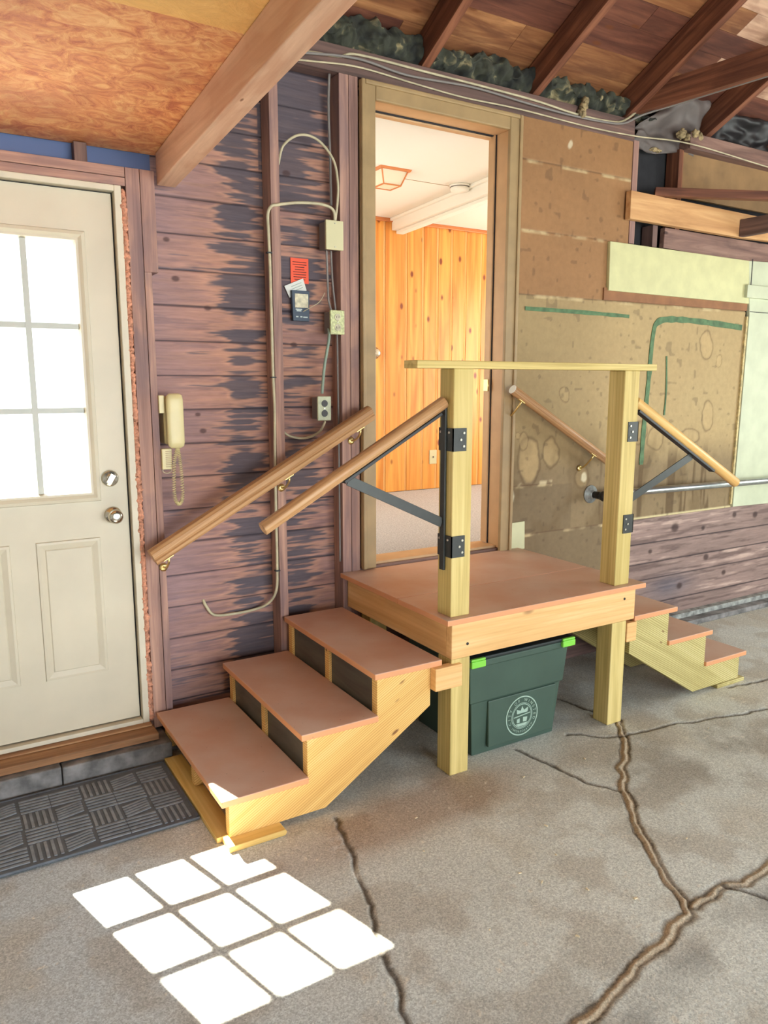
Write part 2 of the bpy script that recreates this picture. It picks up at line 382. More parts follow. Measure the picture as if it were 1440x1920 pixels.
def deck_mat():
    m, nt, b, N, Lk = mat('terracotta_deck_paint'); tc = N('ShaderNodeTexCoord')
    n = N('ShaderNodeTexNoise'); n.inputs['Scale'].default_value = 5; n.inputs['Detail'].default_value = 7; Lk(tc.outputs['Object'], n.inputs['Vector'])
    r = N('ShaderNodeValToRGB'); e = r.color_ramp.elements; e[0].position = .34; e[0].color = lin((200, 156, 132)); e[1].position = .68; e[1].color = lin((208, 178, 160)); Lk(n.outputs[0], r.inputs[0])
    g = N('ShaderNodeNewGeometry'); s = N('ShaderNodeSeparateXYZ'); Lk(g.outputs['Normal'], s.inputs[0])
    mx = N('ShaderNodeMixRGB'); mx.inputs[1].default_value = lin((216, 150, 104)); Lk(s.outputs[2], mx.inputs[0]); Lk(r.outputs[0], mx.inputs[2]); mx.use_clamp = True
    n3 = N('ShaderNodeTexVoronoi'); n3.inputs['Scale'].default_value = 26; Lk(tc.outputs['Object'], n3.inputs['Vector'])
    r3 = N('ShaderNodeValToRGB'); r3.color_ramp.elements[0].position = .045; r3.color_ramp.elements[0].color = (.35, .35, .35, 1); r3.color_ramp.elements[1].position = .07; Lk(n3.outputs['Distance'], r3.inputs[0])
    mm = N('ShaderNodeMixRGB'); mm.blend_type = 'MULTIPLY'; mm.inputs[0].default_value = .5; Lk(mx.outputs[0], mm.inputs[1]); Lk(r3.outputs[0], mm.inputs[2])
    Lk(mm.outputs[0], b.inputs['Base Color']); b.inputs['Roughness'].default_value = .5; return m
M['deck'] = deck_mat()

def osb_mat():
    m, nt, b, N, Lk = mat('orange_brown_board'); tc = N('ShaderNodeTexCoord')
    mp = N('ShaderNodeMapping'); mp.inputs['Scale'].default_value = (7, 10, 7); Lk(tc.outputs['Object'], mp.inputs['Vector'])
    n = N('ShaderNodeTexNoise'); n.inputs['Scale'].default_value = 1.6; n.inputs['Detail'].default_value = 7; n.inputs['Distortion'].default_value = 1.6; n.inputs['Roughness'].default_value = .7; Lk(mp.outputs[0], n.inputs['Vector'])
    r = N('ShaderNodeValToRGB'); e = r.color_ramp.elements; e[0].position = .36; e[0].color = lin((184, 100, 64)); e[1].position = .66; e[1].color = lin((240, 188, 128)); k = e.new(.5); k.color = lin((218, 144, 92))
    Lk(n.outputs[0], r.inputs[0])
    n2 = N('ShaderNodeTexNoise'); n2.inputs['Scale'].default_value = 2.4; n2.inputs['Detail'].default_value = 3; Lk(tc.outputs['Object'], n2.inputs['Vector'])
    r2 = N('ShaderNodeValToRGB'); r2.color_ramp.elements[0].position = .5; r2.color_ramp.elements[1].position = .72; Lk(n2.outputs[0], r2.inputs[0])
    sx = N('ShaderNodeSeparateXYZ'); Lk(tc.outputs['Object'], sx.inputs[0])
    lt = N('ShaderNodeMath'); lt.operation = 'LESS_THAN'; lt.inputs[1].default_value = -.93; Lk(sx.outputs[1], lt.inputs[0])
    mx = N('ShaderNodeMixRGB'); mx.inputs[2].default_value = lin((150, 92, 62)); ml = N('ShaderNodeMath'); ml.operation = 'MULTIPLY'; ml.inputs[1].default_value = .55; Lk(r2.outputs[0], ml.inputs[0]); Lk(ml.outputs[0], mx.inputs[0]); Lk(r.outputs[0], mx.inputs[1])
    m3 = N('ShaderNodeMixRGB'); m3.inputs[2].default_value = lin((244, 196, 112)); m4 = N('ShaderNodeMath'); m4.operation = 'MULTIPLY'; m4.inputs[1].default_value = .7; Lk(lt.outputs[0], m4.inputs[0]); Lk(m4.outputs[0], m3.inputs[0]); Lk(mx.outputs[0], m3.inputs[1])
    Lk(m3.outputs[0], b.inputs['Base Color']); b.inputs['Roughness'].default_value = .55
    bp = N('ShaderNodeBump'); bp.inputs['Strength'].default_value = .9; bp.inputs['Distance'].default_value = .008; Lk(n.outputs[0], bp.inputs['Height']); Lk(bp.outputs[0], b.inputs['Normal'])
    return m
M['osb'] = osb_mat()

def pinewall_mat():
    m, nt, b, N, Lk = mat('knotty_pine'); tc = N('ShaderNodeTexCoord'); at = N('ShaderNodeAttribute'); at.attribute_name = 'gco'
    mp = N('ShaderNodeMapping'); mp.inputs['Scale'].default_value = (1.1, 18, 18); Lk(at.outputs['Vector'], mp.inputs['Vector'])
    n = N('ShaderNodeTexNoise'); n.inputs['Scale'].default_value = 1; n.inputs['Detail'].default_value = 6; n.inputs['Distortion'].default_value = .8; Lk(mp.outputs[0], n.inputs['Vector'])
    r = N('ShaderNodeValToRGB'); e = r.color_ramp.elements; e[0].position = .3; e[0].color = lin((206, 120, 40)); e[1].position = .72; e[1].color = lin((242, 176, 86)); Lk(n.outputs[0], r.inputs[0])
    v = N('ShaderNodeTexVoronoi'); v.inputs['Scale'].default_value = 1; mv = N('ShaderNodeMapping'); mv.inputs['Scale'].default_value = (5.0, 9, 3); Lk(at.outputs['Vector'], mv.inputs['Vector']); Lk(mv.outputs[0], v.inputs['Vector'])
    rv = N('ShaderNodeValToRGB'); rv.color_ramp.elements[0].position = .09; rv.color_ramp.elements[0].color = (1, 1, 1, 1); rv.color_ramp.elements[1].position = .17; rv.color_ramp.elements[1].color = (0, 0, 0, 1); Lk(v.outputs['Distance'], rv.inputs[0])
    mx = N('ShaderNodeMixRGB'); mx.inputs[2].default_value = lin((128, 58, 22)); Lk(rv.outputs[0], mx.inputs[0]); Lk(r.outputs[0], mx.inputs[1])
    Lk(mx.outputs[0], b.inputs['Base Color']); b.inputs['Roughness'].default_value = .4
    return m
M['pinewall'] = pinewall_mat()

def glass_mat():
    m, nt, b, N, Lk = mat('window_glass'); out = nt.nodes['Material Output']; nt.nodes.remove(b)
    t = N('ShaderNodeBsdfTransparent'); t.inputs[0].default_value = (.97, .98, .97, 1); g = N('ShaderNodeBsdfGlossy'); g.inputs['Roughness'].default_value = .03
    mx = N('ShaderNodeMixShader'); mx.inputs[0].default_value = .05; Lk(t.outputs[0], mx.inputs[1]); Lk(g.outputs[0], mx.inputs[2]); Lk(mx.outputs[0], out.inputs[0]); return m
M['glass'] = glass_mat()

# ================================================================= STRUCTURE
# ---- floor
CR = [[(2.63, -.826), (2.45, -1.023), (2.285, -1.138), (2.133, -1.326), (1.995, -1.482), (1.905, -1.636), (1.841, -1.807), (1.8, -1.85), (1.644, -1.87), (1.475, -1.906), (1.323, -1.937), (1.2, -1.96), (1.0, -2.02)],
      [(1.847, -1.838), (2.002, -1.818), (2.071, -1.844), (2.215, -1.822), (2.5, -1.80)]]
CR2 = [[(2.03, -.8), (2.064, -1.004), (2.097, -1.146), (2.158, -1.27)], [(2.311, -.811), (2.524, -.951), (2.859, -.997), (3.329, -1.111)],
       [(1.14, -.872), (1.09, -1.045), (1.053, -1.186), (.998, -1.381), (.953, -1.502), (.921, -1.636), (.887, -1.75), (.85, -1.95)], [(2.002, -1.818), (2.057, -1.923), (2.1, -2.1)],
       [(3.4, -.85), (3.9, -.9), (4.6, -1.2)], [(2.63, -.826), (2.55, -.5)]]
def wob(U, V):
    return U + .022 * (fbm(U * 11, V * 11, 3) - .5) * 2, V + .022 * (fbm(U * 11, V * 11, 9) - .5) * 2
def floor_paint(U, V):
    n = fbm(U * 1.6, V * 1.6, 1, 5); n2 = fbm(U * 6, V * 6, 5, 4); n3 = fbm(U * 40, V * 40, 8, 3)
    c = np.tile(L3(212, 213, 206), (len(U), 1)) * (0.86 + .34 * n)[:, None]
    c = mixc(c, L3(200, 210, 218), sstep(.0, 1.6, 1.55 - U) * .75)  # cool glare on the left side put into the floor colour
    c = mixc(c, L3(160, 142, 118), sstep(.46, .66, n2) * .35)
    c = mixc(c, L3(196, 186, 168), sstep(.5, .7, fbm(U * 3 + 4, V * 3, 21)) * .5)
    st = np.exp(-(((U - 1.45) / .55) ** 2 + ((V + .98 - .1 * (U - 1.4)) / .13) ** 2)) * (.5 + n2)  # reddish-brown shadow in front of the steps, painted into the floor
    c = mixc(c, L3(160, 128, 104), np.clip(st, 0, .6))
    c = mixc(c, L3(110, 98, 84), np.clip(np.exp(-(((U - 2.7) / .5) ** 2 + ((V + 1.25) / .22) ** 2)), 0, 1) * .45 * sstep(.3, .6, n2))
    sm = sstep(.0, .09, segside(U, V))
    c = mixc(c, L3(128, 124, 118), sm * sstep(.36, .6, fbm(U * 2.2, V * 2.2, 31)) * .75)
    c = mixc(c, L3(214, 208, 196), np.exp(-(((U - .955) / .05) ** 2 + ((V + 1.635) / .03) ** 2)) * sstep(.4, .6, n3))
    c = mixc(c, L3(206, 206, 206), np.exp(-(((U - 1.08) / .04) ** 2 + ((V + 1.05) / .09) ** 2)) * sstep(.5, .65, n3) * .8)
    c = mixc(c, L3(198, 202, 202), np.exp(-(((U - 4.3) / .6) ** 2 + ((V + .55) / .05) ** 2)) * sstep(.42, .62, n2) * .9)
    c = mixc(c, L3(196, 196, 190), sstep(.2, -.02, np.abs(V + 1.95)) * sstep(1.9, 1.2, U) * sstep(.35, .6, n2) * .5)
    c = mixc(c, L3(226, 218, 204), sstep(.79, .84, n3) * .7)
    x, y = wob(U, V)
    for p in CR:
        d = segdist(x, y, p); w = .015 * (.4 + 1.1 * fbm(U * 7, V * 7, 17))
        c = mixc(c, L3(126, 108, 88), sstep(.026, .006, d - w * .5) * .7)
        c = mixc(c, L3(204, 184, 156), sstep(w, w * .55, d) * (.55 + .45 * n2))
        c = mixc(c, L3(78, 66, 54), sstep(.004, .001, np.abs(d - w * 1.1)) * sstep(.4, .6, n2) * .8)
    for p in CR2:
        d = segdist(x, y, p); c = mixc(c, L3(84, 74, 64), sstep(.014, .002, d) * .85 * sstep(.25, .5, n2 + .15))
    return c
def segside(U, V):
    # south-east slab beyond the tan crack
    return np.minimum(-(V + 1.84 - .235 * (U - 1.84) * (U < 1.84)), 9) * 1.0
def floor_disp(U, V):
    d0 = .003 * (fbm(U * 5, V * 5, 2) - .5); x, y = wob(U, V)
    for p in CR:
        d = segdist(x, y, p); d0 = d0 - .005 * sstep(.025, .010, d) + .007 * sstep(.012, .0, d)
    for p in CR2:
        d = segdist(x, y, p); d0 = d0 - .006 * sstep(.012, .0, d)
    return d0
grid('floor', -.5, 5.4, -2.35, .02, .0065, lambda u, v, d: (u, v, d), floor_paint, M['concrete'], floor_disp)
def far_floor(U, V):
    return np.tile(L3(206, 202, 194), (len(U), 1)) * (0.8 + .4 * fbm(U * 1.5, V * 1.5, 1))[:, None]
grid('floor', -1.7, 6.8, -6.7, .05, .1, lambda u, v, d: (u, v, d - .02), far_floor, M['concrete'])

# ---- siding behind the studs (x .7 .. 1.8)
def siding_disp(U, V):
    t = ((V - 1.562) / .141) % 1.0; g = np.minimum(t, 1 - t) * .141
    return .007 * sstep(.0035, .001, g)
def siding_paint(U, V):
    k = np.floor((V - 1.562) / .141); rb = vnoise(k * 3.7 + .5, k * 0 + 2.5, 5)
    fine = fbm(U * 5 + k * 9, V * 70, 3, 5); big = fbm(U * 2.2 + k * 5, V * 6, 11, 4)
    c = np.tile(L3(156, 120, 114), (len(U), 1))
    c = mixc(c, L3(176, 130, 112), sstep(.35, .75, rb * .5 + big * .6))
    c = mixc(c, L3(122, 94, 96), sstep(.52, .66, fine) * .55)
    c = mixc(c, L3(176, 132, 108), sstep(.6, .78, fbm(U * 4 + k, V * 110, 23, 4)) * .5)
    # dark water stains, ragged along the grain, strongest beside the studs; shade near the floor painted in too
    prox = np.exp(-((U - 1.20) / .10) ** 2) * .30 + np.exp(-((U - 1.45) / .15) ** 2) * .26 + sstep(.5, .15, V) * .30 + sstep(2.2, 2.6, V) * .14 * (U > 1.3) + sstep(2.35, 2.7, V) * .14
    prox = prox + .16 * (fbm(U * 2 + 3, V * 1.7, 61, 3) - .5) * 2
    rag = fbm(U * 4.0 + k * 3.1, V * 85, 41, 4) * .75 + fbm(U * 5 + k * 1.7, V * 7, 47, 3) * .5
    st = sstep(.70, .80, rag * .8 + prox)
    c = mixc(c, L3(80, 78, 88), st * .85)
    halo = sstep(.60, .70, rag * .8 + prox) * (1 - st)
    c = mixc(c, L3(198, 148, 122), halo * .5)
    c = mixc(c, L3(148, 128, 136), sstep(1.15, .78, U) * .5)  # mauve haze over the left boards put into their colour
    t = ((V - 1.562) / .141) % 1.0; g = np.minimum(t, 1 - t) * .141
    c = mixc(c, L3(46, 38, 46), sstep(.004, .0015, g) * .9)
    kn = np.zeros(len(U))
    for (a, b, r) in ((.93, 1.95, .022), (1.06, 1.84, .02), (1.0, 1.40, .016), (1.02, 1.33, .02), (1.45, 1.7, .022), (1.5, 1.9, .02), (.9, 2.1, .018), (1.1, 1.0, .015), (1.43, 2.42, .025)):
        d = np.hypot((U - a), (V - b) * 1.5); kn = np.maximum(kn, sstep(r, r * .5, d))
    c = mixc(c, L3(74, 52, 52), kn * .8)
    return c
grid('wall_back', .66, 1.8, .03, 2.95, .0045, lambda u, v, d: (u, .092 + d, v), siding_paint, M['siding'], siding_disp)

# ---- fibreboard wall to the right of the door
def fiber_paint(U, V):
    n = fbm(U * 3, V * 3, 2, 5); n2 = fbm(U * 11, V * 11, 4, 4)
    top = L3(152, 112, 74); olive = L3(178, 154, 110); low = L3(124, 104, 78)
    c = np.tile(top, (len(U), 1)) * (.86 + .28 * n)[:, None]
    mo = (V < 1.983).astype(float); c = mixc(c, olive, mo * (.75 + .25 * n))
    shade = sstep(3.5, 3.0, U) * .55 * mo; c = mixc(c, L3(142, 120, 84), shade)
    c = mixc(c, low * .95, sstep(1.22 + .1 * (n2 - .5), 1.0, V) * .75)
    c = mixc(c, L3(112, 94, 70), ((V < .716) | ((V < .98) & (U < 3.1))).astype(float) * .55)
    for (z, a, b) in ((2.636, 2.6, 3.45), (2.302, 2.6, 3.29), (1.983, 2.6, 4.6), (.716, 2.6, 3.58), (.985, 2.62, 2.95)):
        c = mixc(c, L3(92, 66, 46), sstep(.004, .001, np.abs(V - z)) * (U > a) * (U < b) * .7)
        c = mixc(c, L3(206, 184, 140), sstep(.012, .003, np.abs(V - z + .007)) * (U > a) * (U < b) * sstep(.45, .7, n2) * .8)
    # pale patches with darker rims (old water marks)
    x = U + .05 * (n2 - .5); y = V + .05 * (fbm(U * 9 + 5, V * 9, 19) - .5)
    for (a, b, ra, rb_, s) in ((2.78, 1.12, .07, .12, .7), (2.93, 1.16, .05, .08, .6), (3.02, 1.47, .035, .04, .3), (2.70, 1.25, .02, .02, .6), (2.74, 1.22, .03, .05, .4), (3.18, 1.0, .05, .06, .5),
                             (3.62, 1.24, .08, .06, .45), (3.78, 1.2, .06, .07, .4), (4.2, 1.76, .06, .075, .5), (4.33, 1.66, .03, .035, .45), (4.25, 1.33, .05, .09, .4), (3.5, 1.1, .07, .06, .5), (4.1, 1.2, .09, .05, .35)):
        d = np.sqrt(((x - a) / ra) ** 2 + ((y - b) / rb_) ** 2)
        c = mixc(c, L3(186, 158, 112), sstep(1.0, .8, d) * s)
        c = mixc(c, L3(96, 72, 46), np.exp(-((d - 1.06) / .09) ** 2) * .55)
    # drip stains below the pipe
    dr = fbm(U * 24, V * 2.0, 51, 3); c = mixc(c, L3(88, 66, 40), sstep(.5, .62, dr) * sstep(1.2, 1.02, V) * (V > .72) * (U > 3.3) * (U < 4.6) * .75)
    c = mixc(c, L3(104, 82, 52), sstep(.5, .68, fbm(U * 6, V * 4, 57)) * sstep(1.35, 1.1, V) * (V > .72) * .5)
    c = mixc(c, L3(222, 206, 158), sstep(.735, .722, V) * (V > .716) * (U > 3.45) * .9)
    c = mixc(c, L3(206, 188, 150), sstep(.02, .0, np.abs(V - .99 - .02 * (n2 - .5))) * (U < 2.95) * sstep(.52, .62, n2) * .9)
    c = mixc(c, L3(80, 64, 48), sstep(.86, .9, vnoise(U * 30, V * 30, 77)) * .35)
    # patches of scraped white
    for (a, b, r) in ((3.0, 2.745, .022), (2.66, .93, .03), (3.2, 1.0, .028)):
        c = mixc(c, L3(222, 210, 178), sstep(r, r * .6, np.hypot(x - a, (y - b) * .8)) * .7)
    return c
def fiber_disp(U, V):
    d = np.zeros_like(U)
    for (z, a, b) in ((2.636, 2.6, 3.45), (2.302, 2.6, 3.29), (1.983, 2.6, 4.6)):
        d += .004 * sstep(.005, .001, np.abs(V - z)) * (U > a) * (U < b)
    return d + .002 * (fbm(U * 4, V * 4, 8) - .5)
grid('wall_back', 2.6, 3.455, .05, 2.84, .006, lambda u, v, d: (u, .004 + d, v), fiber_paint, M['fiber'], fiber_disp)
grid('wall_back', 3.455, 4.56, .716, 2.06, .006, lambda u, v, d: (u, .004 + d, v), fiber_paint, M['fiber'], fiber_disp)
# lower plank wall on the right
def low_paint(U, V):
    edges = [.05, .162, .322, .428, .556, .718]; k = np.searchsorted(edges, V).astype(float)
    fine = fbm(U * 4 + k * 9, V * 60, 3, 5); big = fbm(U * 1.8 + k * 5, V * 5, 11, 4)
    c = np.tile(L3(144, 120, 112), (len(U), 1)) * (.80 + .45 * big)[:, None]
    c = mixc(c, L3(98, 78, 74), sstep(.5, .68, fine) * .7); c = mixc(c, L3(196, 168, 154), sstep(.55, .75, fbm(U * 5 + k, V * 90, 29)) * sstep(.4, .65, big) * .8)
    c = mixc(c, L3(86, 92, 108), np.exp(-(((U - 4.0) / .2) ** 2 + ((V - .25) / .08) ** 2)) * .5)
    for e in edges[1:-1]: c = mixc(c, L3(48, 38, 42), sstep(.005, .0015, np.abs(V - e)))
    for (a, b, r) in ((4.02, .63, .04), (4.62, .66, .025), (4.85, .64, .03), (4.3, .6, .02), (4.35, .4, .03), (3.8, .5, .02), (4.55, .27, .025), (4.1, .24, .03)):
        d = np.hypot((U - a) * .8, V - b); c = mixc(c, L3(62, 44, 42), sstep(r, r * .4, d) * .85)
    return c
grid('wall_back', 3.45, 6.6, .05, .718, .007, lambda u, v, d: (u, .012 + d, v), low_paint, M['siding'])
b = MB(); b.box(2.5, 3.46, .012, .05, .03, .3); b.box(1.73, 2.62, .01, .05, .0, .66)
b.build('wall_back', M['purple'], kind='structure')
# backing behind everything on the right and above (sheathing), and the blank outer walls
b = MB(); b.box(3.44, 6.7, .10, .14, 0, 3.12); b.box(-.26, 1.72, .10, .13, 2.30, 3.12); b.box(1.6, 3.5, .125, .15, 2.80, 3.12); b.box(-1.75, -.13, .09, .13, 0, 3.1)
b.box(-1.75, 3.46, .0995, .13, .0, .10)
b.build('wall_back', M['felt'], kind='structure')
b = MB(); b.box(.70, 1.8, .101, .13, .0, 3.1); b.build('wall_back', M['felt'], kind='structure')
MB().box(-1.8, -1.72, -6.7, .15, 0, 4.9).build('wall_left', M['wallx'], kind='structure')
MB().box(6.6, 6.68, -6.7, .15, 0, 4.9).build('wall_right', M['wallx'], kind='structure')
b = MB(); b.box(-1.8, 6.68, -6.75, -6.66, 2.35, 4.9); b.box(-1.8, -.1, -6.75, -6.66, 0, 2.35); b.box(4.9, 6.68, -6.75, -6.66, 0, 2.35)
b.build('wall_front', M['wallx'], kind='structure')

# ---- roof: boards over rafters, slope 1 in 2
SL = .5; cs = math.cos(math.atan(SL)); sn = math.sin(math.atan(SL)); RUN = 3.6
def roofz(y, z0=3.105): return z0 + SL * (-y)
def slope_board(b, s0, s1, x0, x1, th=.02):
    y0, y1 = .25 - s0 * cs, .25 - s1 * cs; z0, z1 = 3.105 - .125 + s0 * sn, 3.105 - .125 + s1 * sn
    vs = []
    for x in (x0, x1):
        vs += [(x, y0, z0), (x, y1, z1), (x, y1, z1 + th), (x, y0, z0 + th)]
    k = random.random() * 30; gs = [(v[0] + k, v[1] + k * .3, v[2] + k * .7) for v in vs]
    b.add(vs, [(0, 1, 2, 3), (7, 6, 5, 4), (0, 4, 5, 1), (1, 5, 6, 2), (2, 6, 7, 3), (3, 7, 4, 0)], gs)
bs = [MB(), MB(), MB()]; s = 0.0; L = (RUN + .25) / cs
while s < L:
    w = random.choice((.13, .145, .14)); x = -1.8
    while x < 6.7:
        n = x + random.uniform(.7, 1.8)
        pale = x > 2.9 and random.random() < .6
        slope_board(bs[2 if pale else random.choice((0, 0, 1, 1, 1))], s, min(s + w - .003, L), x, min(n, 6.7) - .002); x = n
    s += w
for q, mm in zip(bs, ('sheath', 'sheath2', 'sheath3')): q.build('ceiling', M[mm], kind='structure')
b = MB(); vs = [(-1.8, .4, 2.98), (6.7, .4, 2.98), (6.7, -RUN, 4.96), (-1.8, -RUN, 4.96), (6.7, -6.9, 3.3), (-1.8, -6.9, 3.3)]
b.add(vs, [(0, 1, 2, 3), (3, 2, 4, 5)]); b.build('ceiling', M['felt'], kind='structure')
b = MB(); b.add([(-1.8, .15, 3.0), (-1.8, -6.75, 3.0), (-1.8, -RUN, 4.9)], [(0, 1, 2)]); b.build('wall_left', M['wallx'], kind='structure')

# rafters
RL = ['leftmost visible dark red-brown rafter sloping up from above the house door', 'red-brown rafter rising over the right end of the house door header', 'red-brown rafter sloping up where the cream cables turn off the wall',
      'red-brown rafter rising behind the grey house wrap']
for i, x in enumerate((1.41, 2.07, 2.73, 3.39, 4.05, 4.71, 5.37)):
    b = MB(); e = .16 / cs
    pts = [(.12, 2.95 - .06), (-RUN, 2.95 + SL * RUN), (-RUN, 3.1 + SL * RUN), (.12, 3.1 - .06)]
    b.prism(pts, x, x + .045, 'YZ', gdir=(-cs, sn), seed=i * 3.1)
    o = b.build('rafter', M['rafter'], bevel=.002)
    lab = {2.07: RL[0], 2.73: RL[1], 3.39: RL[2], 4.05: RL[3]}.get(x)
    if lab is None: lab = 'red-brown rafter behind the upper end of the planed beam' if x < 2 else ('red-brown rafter above the black sheeting at upper right' if x < 5 else 'last red-brown rafter toward the right wall')
    tag(o, lab, 'rafter', 'roof rafters')
# horizontal tie joist and the cable side
o = MB().bar((3.45, .02, 3.025), (3.72, -1.3, 3.06), .045, .12).build('ceiling_joist', M['rafter'], bevel=.002)
tag(o, 'dark red-brown ceiling joist running out from the wall with a grey cable along it', 'joist')

# top plate, header, door-side framing
o = MB().box(.9, 3.46, .0, .09, 2.832, 2.94).build('top_plate', M['studdark'], bevel=.002)
tag(o, 'dark timber top plate above the house door carrying the stapled cables', 'plate')
def stud(x0, x1, z0, z1, lab, m='stud', y0=0, y1=.09, name='wall_stud'):
    o = MB().box(x0, x1, y0, y1, z0, z1, axis='Z').build(name, M[m], bevel=.002)
    return tag(o, lab, 'stud', 'wall studs')
stud(.730, .782, .09, 2.33, 'weathered purple-brown wall stud beside the orange foam of the outer door')
stud(.784, .838, 1.955, 2.33, 'short upper stud piece under the end of the planed beam')
stud(.784, .812, .09, 1.955, 'narrow lower stud strip beside the wall phone')
stud(1.317, 1.357, .09, 2.832, 'weathered wall stud with the cream cable running down its left side')
stud(1.640, 1.686, .09, 2.832, 'dark wall stud behind the socket cables left of the house door', 'stud')
stud(1.688, 1.733, .09, 2.832, 'dark wall stud tight against the house door casing', 'stud')
b = MB().box(-.2, .728, 0, .05, 2.262, 2.292, 'X').box(-.2, .728, 0, .05, 2.294, 2.33, 'X'); o = b.build('door_header', M['stud'], bevel=.002)
tag(o, 'purple-brown header boards over the cream outer door', 'header')
o = MB().box(.555, .60, .01, .06, 2.331, 2.398, 'Z').build('header_block', M['studdark'], bevel=.002); tag(o, 'small dark block between the outer door header and the orange ceiling board', 'block')
MB().box(-.3, .84, .06, .1, 2.3, 2.44).build('wall_back', plain('blue_backing', (84, 104, 148), .6), kind='structure')  # backing of the gap above the outer door header, coloured blue

# beam and orange ceiling board on the left
b = MB()
def bm_pts(t): return 2.285 + .068 * t, 2.402 + .085 * t
z0, z1 = bm_pts(-.02); z2, z3 = bm_pts(2.9)
vs = [(.852, .02, z0), (.925, .02, z0 + .0), (.925, .02, z1), (.852, .02, z1), (.852, -2.9, z2), (.925, -2.9, z2), (.925, -2.9, z3), (.852, -2.9, z3)]
b.add(vs, [(0, 1, 2, 3), (7, 6, 5, 4), (0, 4, 5, 1), (1, 5, 6, 2), (2, 6, 7, 3), (3, 7, 4, 0)], [(v[1], v[0], v[2]) for v in vs])
o = b.build('ceiling_beam', M['beam'], bevel=.004); tag(o, 'large pale planed beam running from the wall toward the viewer beside the orange ceiling board', 'beam')
b = MB(); b.add([(-1.72, .05, 2.400), (.86, .05, 2.400), (.86, -2.9, 2.402 + .085 * 2.9), (-1.72, -2.9, 2.402 + .085 * 2.9), (-1.72, .05, 2.415), (.86, .05, 2.415), (.86, -2.9, 2.417 + .085 * 2.9), (-1.72, -2.9, 2.417 + .085 * 2.9)],
               [(0, 1, 2, 3), (7, 6, 5, 4), (0, 4, 5, 1), (1, 5, 6, 2), (2, 6, 7, 3), (3, 7, 4, 0)])
b.build('ceiling', M['osb'], kind='structure')

# ---- curb and sills
b = MB(); b.box(-1.7, .34, -.14, .1, 0, .082); b.box(.344, .765, -.14, .1, 0, .078); b.box(.765, 3.5, -.06, .1, 0, .06); b.build('trim_1', M['curb'], bevel=.006, kind='structure')
b = MB(); b.box(3.5, 6.6, -.10, .1, 0, .035); b.build('trim_2', M['curb'], bevel=.006, kind='structure')
b = MB(); b.box(3.5, 6.6, -.035, .1, .035, .068); b.build('trim_3', M['curbl'], bevel=.004, kind='structure')
o = MB().box(-.3, .722, -.105, .03, .084, .114, 'X').box(-.3, .715, -.03, .03, .114, .122).build('door_sill', M['sillw'], bevel=.005)
tag(o, 'worn brown wooden sill under the cream outer door', 'sill')

# ---- exterior door
D1 = thing('door_1', (.28, .03, .12), kind='structure'); D1['label'] = 'cream outer door with nine-pane window and two raised panels'
b = MB(); b.box(.686, .712, 0, .09, .122, 2.262, 'Z'); b.box(-.162, -.136, 0, .09, .122, 2.262, 'Z'); b.box(-.136, .686, 0, .09, 2.240, 2.262); b.build('door_frame', M['frame'], D1, bevel=.003)
MB().box(-.136, .686, .0, .1, .122, .14).build('threshold', M['frame'], D1, bevel=.003)
b = MB(); x0, x1, z0, z1 = -.125, .679, .146, 2.234; wx0, wx1, wz0, wz1 = 0.0, .55, 1.10, 2.06
b.box(x0, wx0, .03, .074, z0, z1); b.box(wx1, x1, .03, .074, z0, z1); b.box(wx0, wx1, .03, .074, z0, wz0); b.box(wx0, wx1, .03, .074, wz1, z1)
for (a, c) in ((.328, .565), (0.0, .239)):
    b.loops(a, c, .37, .928, [(0, .031), (.003, .024), (.012, .023), (.032, .0295), (.036, .026), (.06, .026)])
slab = b.build('door_slab', M['door'], D1)
b = MB(); b.loops(-.028, .578, 1.072, 2.09, [(0, .031), (.004, .018), (.016, .014), (.028, .022), (.036, .022), (.042, .045), (.042, .058)], fill=False); b.build('window_frame', M['door'], D1)
b = MB()
for x in (.1865, .3625): b.box(x - .0105, x + .0105, .034, .066, 1.114, 2.048)
for z in (1.4275, 1.7415): b.box(.014, .536, .0355, .0645, z - .0105, z + .0105)
b.build('muntins', M['munt'], D1)
MB().box(.005, .545, .0475, .0505, 1.105, 2.055).build('glass_pane', M['glass'], D1)
dk = MB().box(.679, .686, .045, .07, .146, 2.24).box(-.13, .686, .045, .07, .138, .147).box(-.13, .686, .045, .07, 2.234, 2.24).build('weather_strip', M['dark'], D1)
MB().lathe((.615, .03, 1.159), (0, -1, 0), [(0, .033), (.004, .033), (.010, .029), (.012, .016), (.016, .015)]).bar((.605, .005, 1.142), (.625, .005, 1.176), .022, .007, (0, 1, 0)).build('deadbolt', M['nickel'], D1, bevel=.0015)
MB().lathe((.619, .03, 1.012), (0, -1, 0), [(0, .034), (.005, .033), (.010, .026), (.014, .013), (.030, .013), (.036, .024), (.048, .029), (.060, .027), (.066, .018), (.067, .008)]).build('door_knob', M['nickel'], D1)
# foam in the gap
def lump(name, pts, r, matl, lab=None, cat=None, parent=None, seed=1, sub=3, amp=.5, group=None, squash=(1, 1, 1)):
    bm = bmesh.new(); rnd = random.Random(seed)
    for p in pts:
        rr = r * rnd.uniform(.7, 1.25)
        bmesh.ops.create_icosphere(bm, subdivisions=sub, radius=rr, matrix=Matrix.Translation(p) @ Matrix.Diagonal((squash[0], squash[1], squash[2], 1)))
    from mathutils import noise
    for v in bm.verts:
        n = noise.noise_vector(v.co * (1.6 / r)) * r * amp + noise.noise_vector(v.co * (5 / r)) * r * amp * .4
        v.co += n
    me = bpy.data.meshes.new(name); bm.to_mesh(me); bm.free(); me.materials.append(matl)
    for p in me.polygons: p.use_smooth = True
    o = bpy.data.objects.new(name, me); C.objects.link(o); tag(o, lab, cat, group); return o
pts = []; z = .13; rn = random.Random(5)
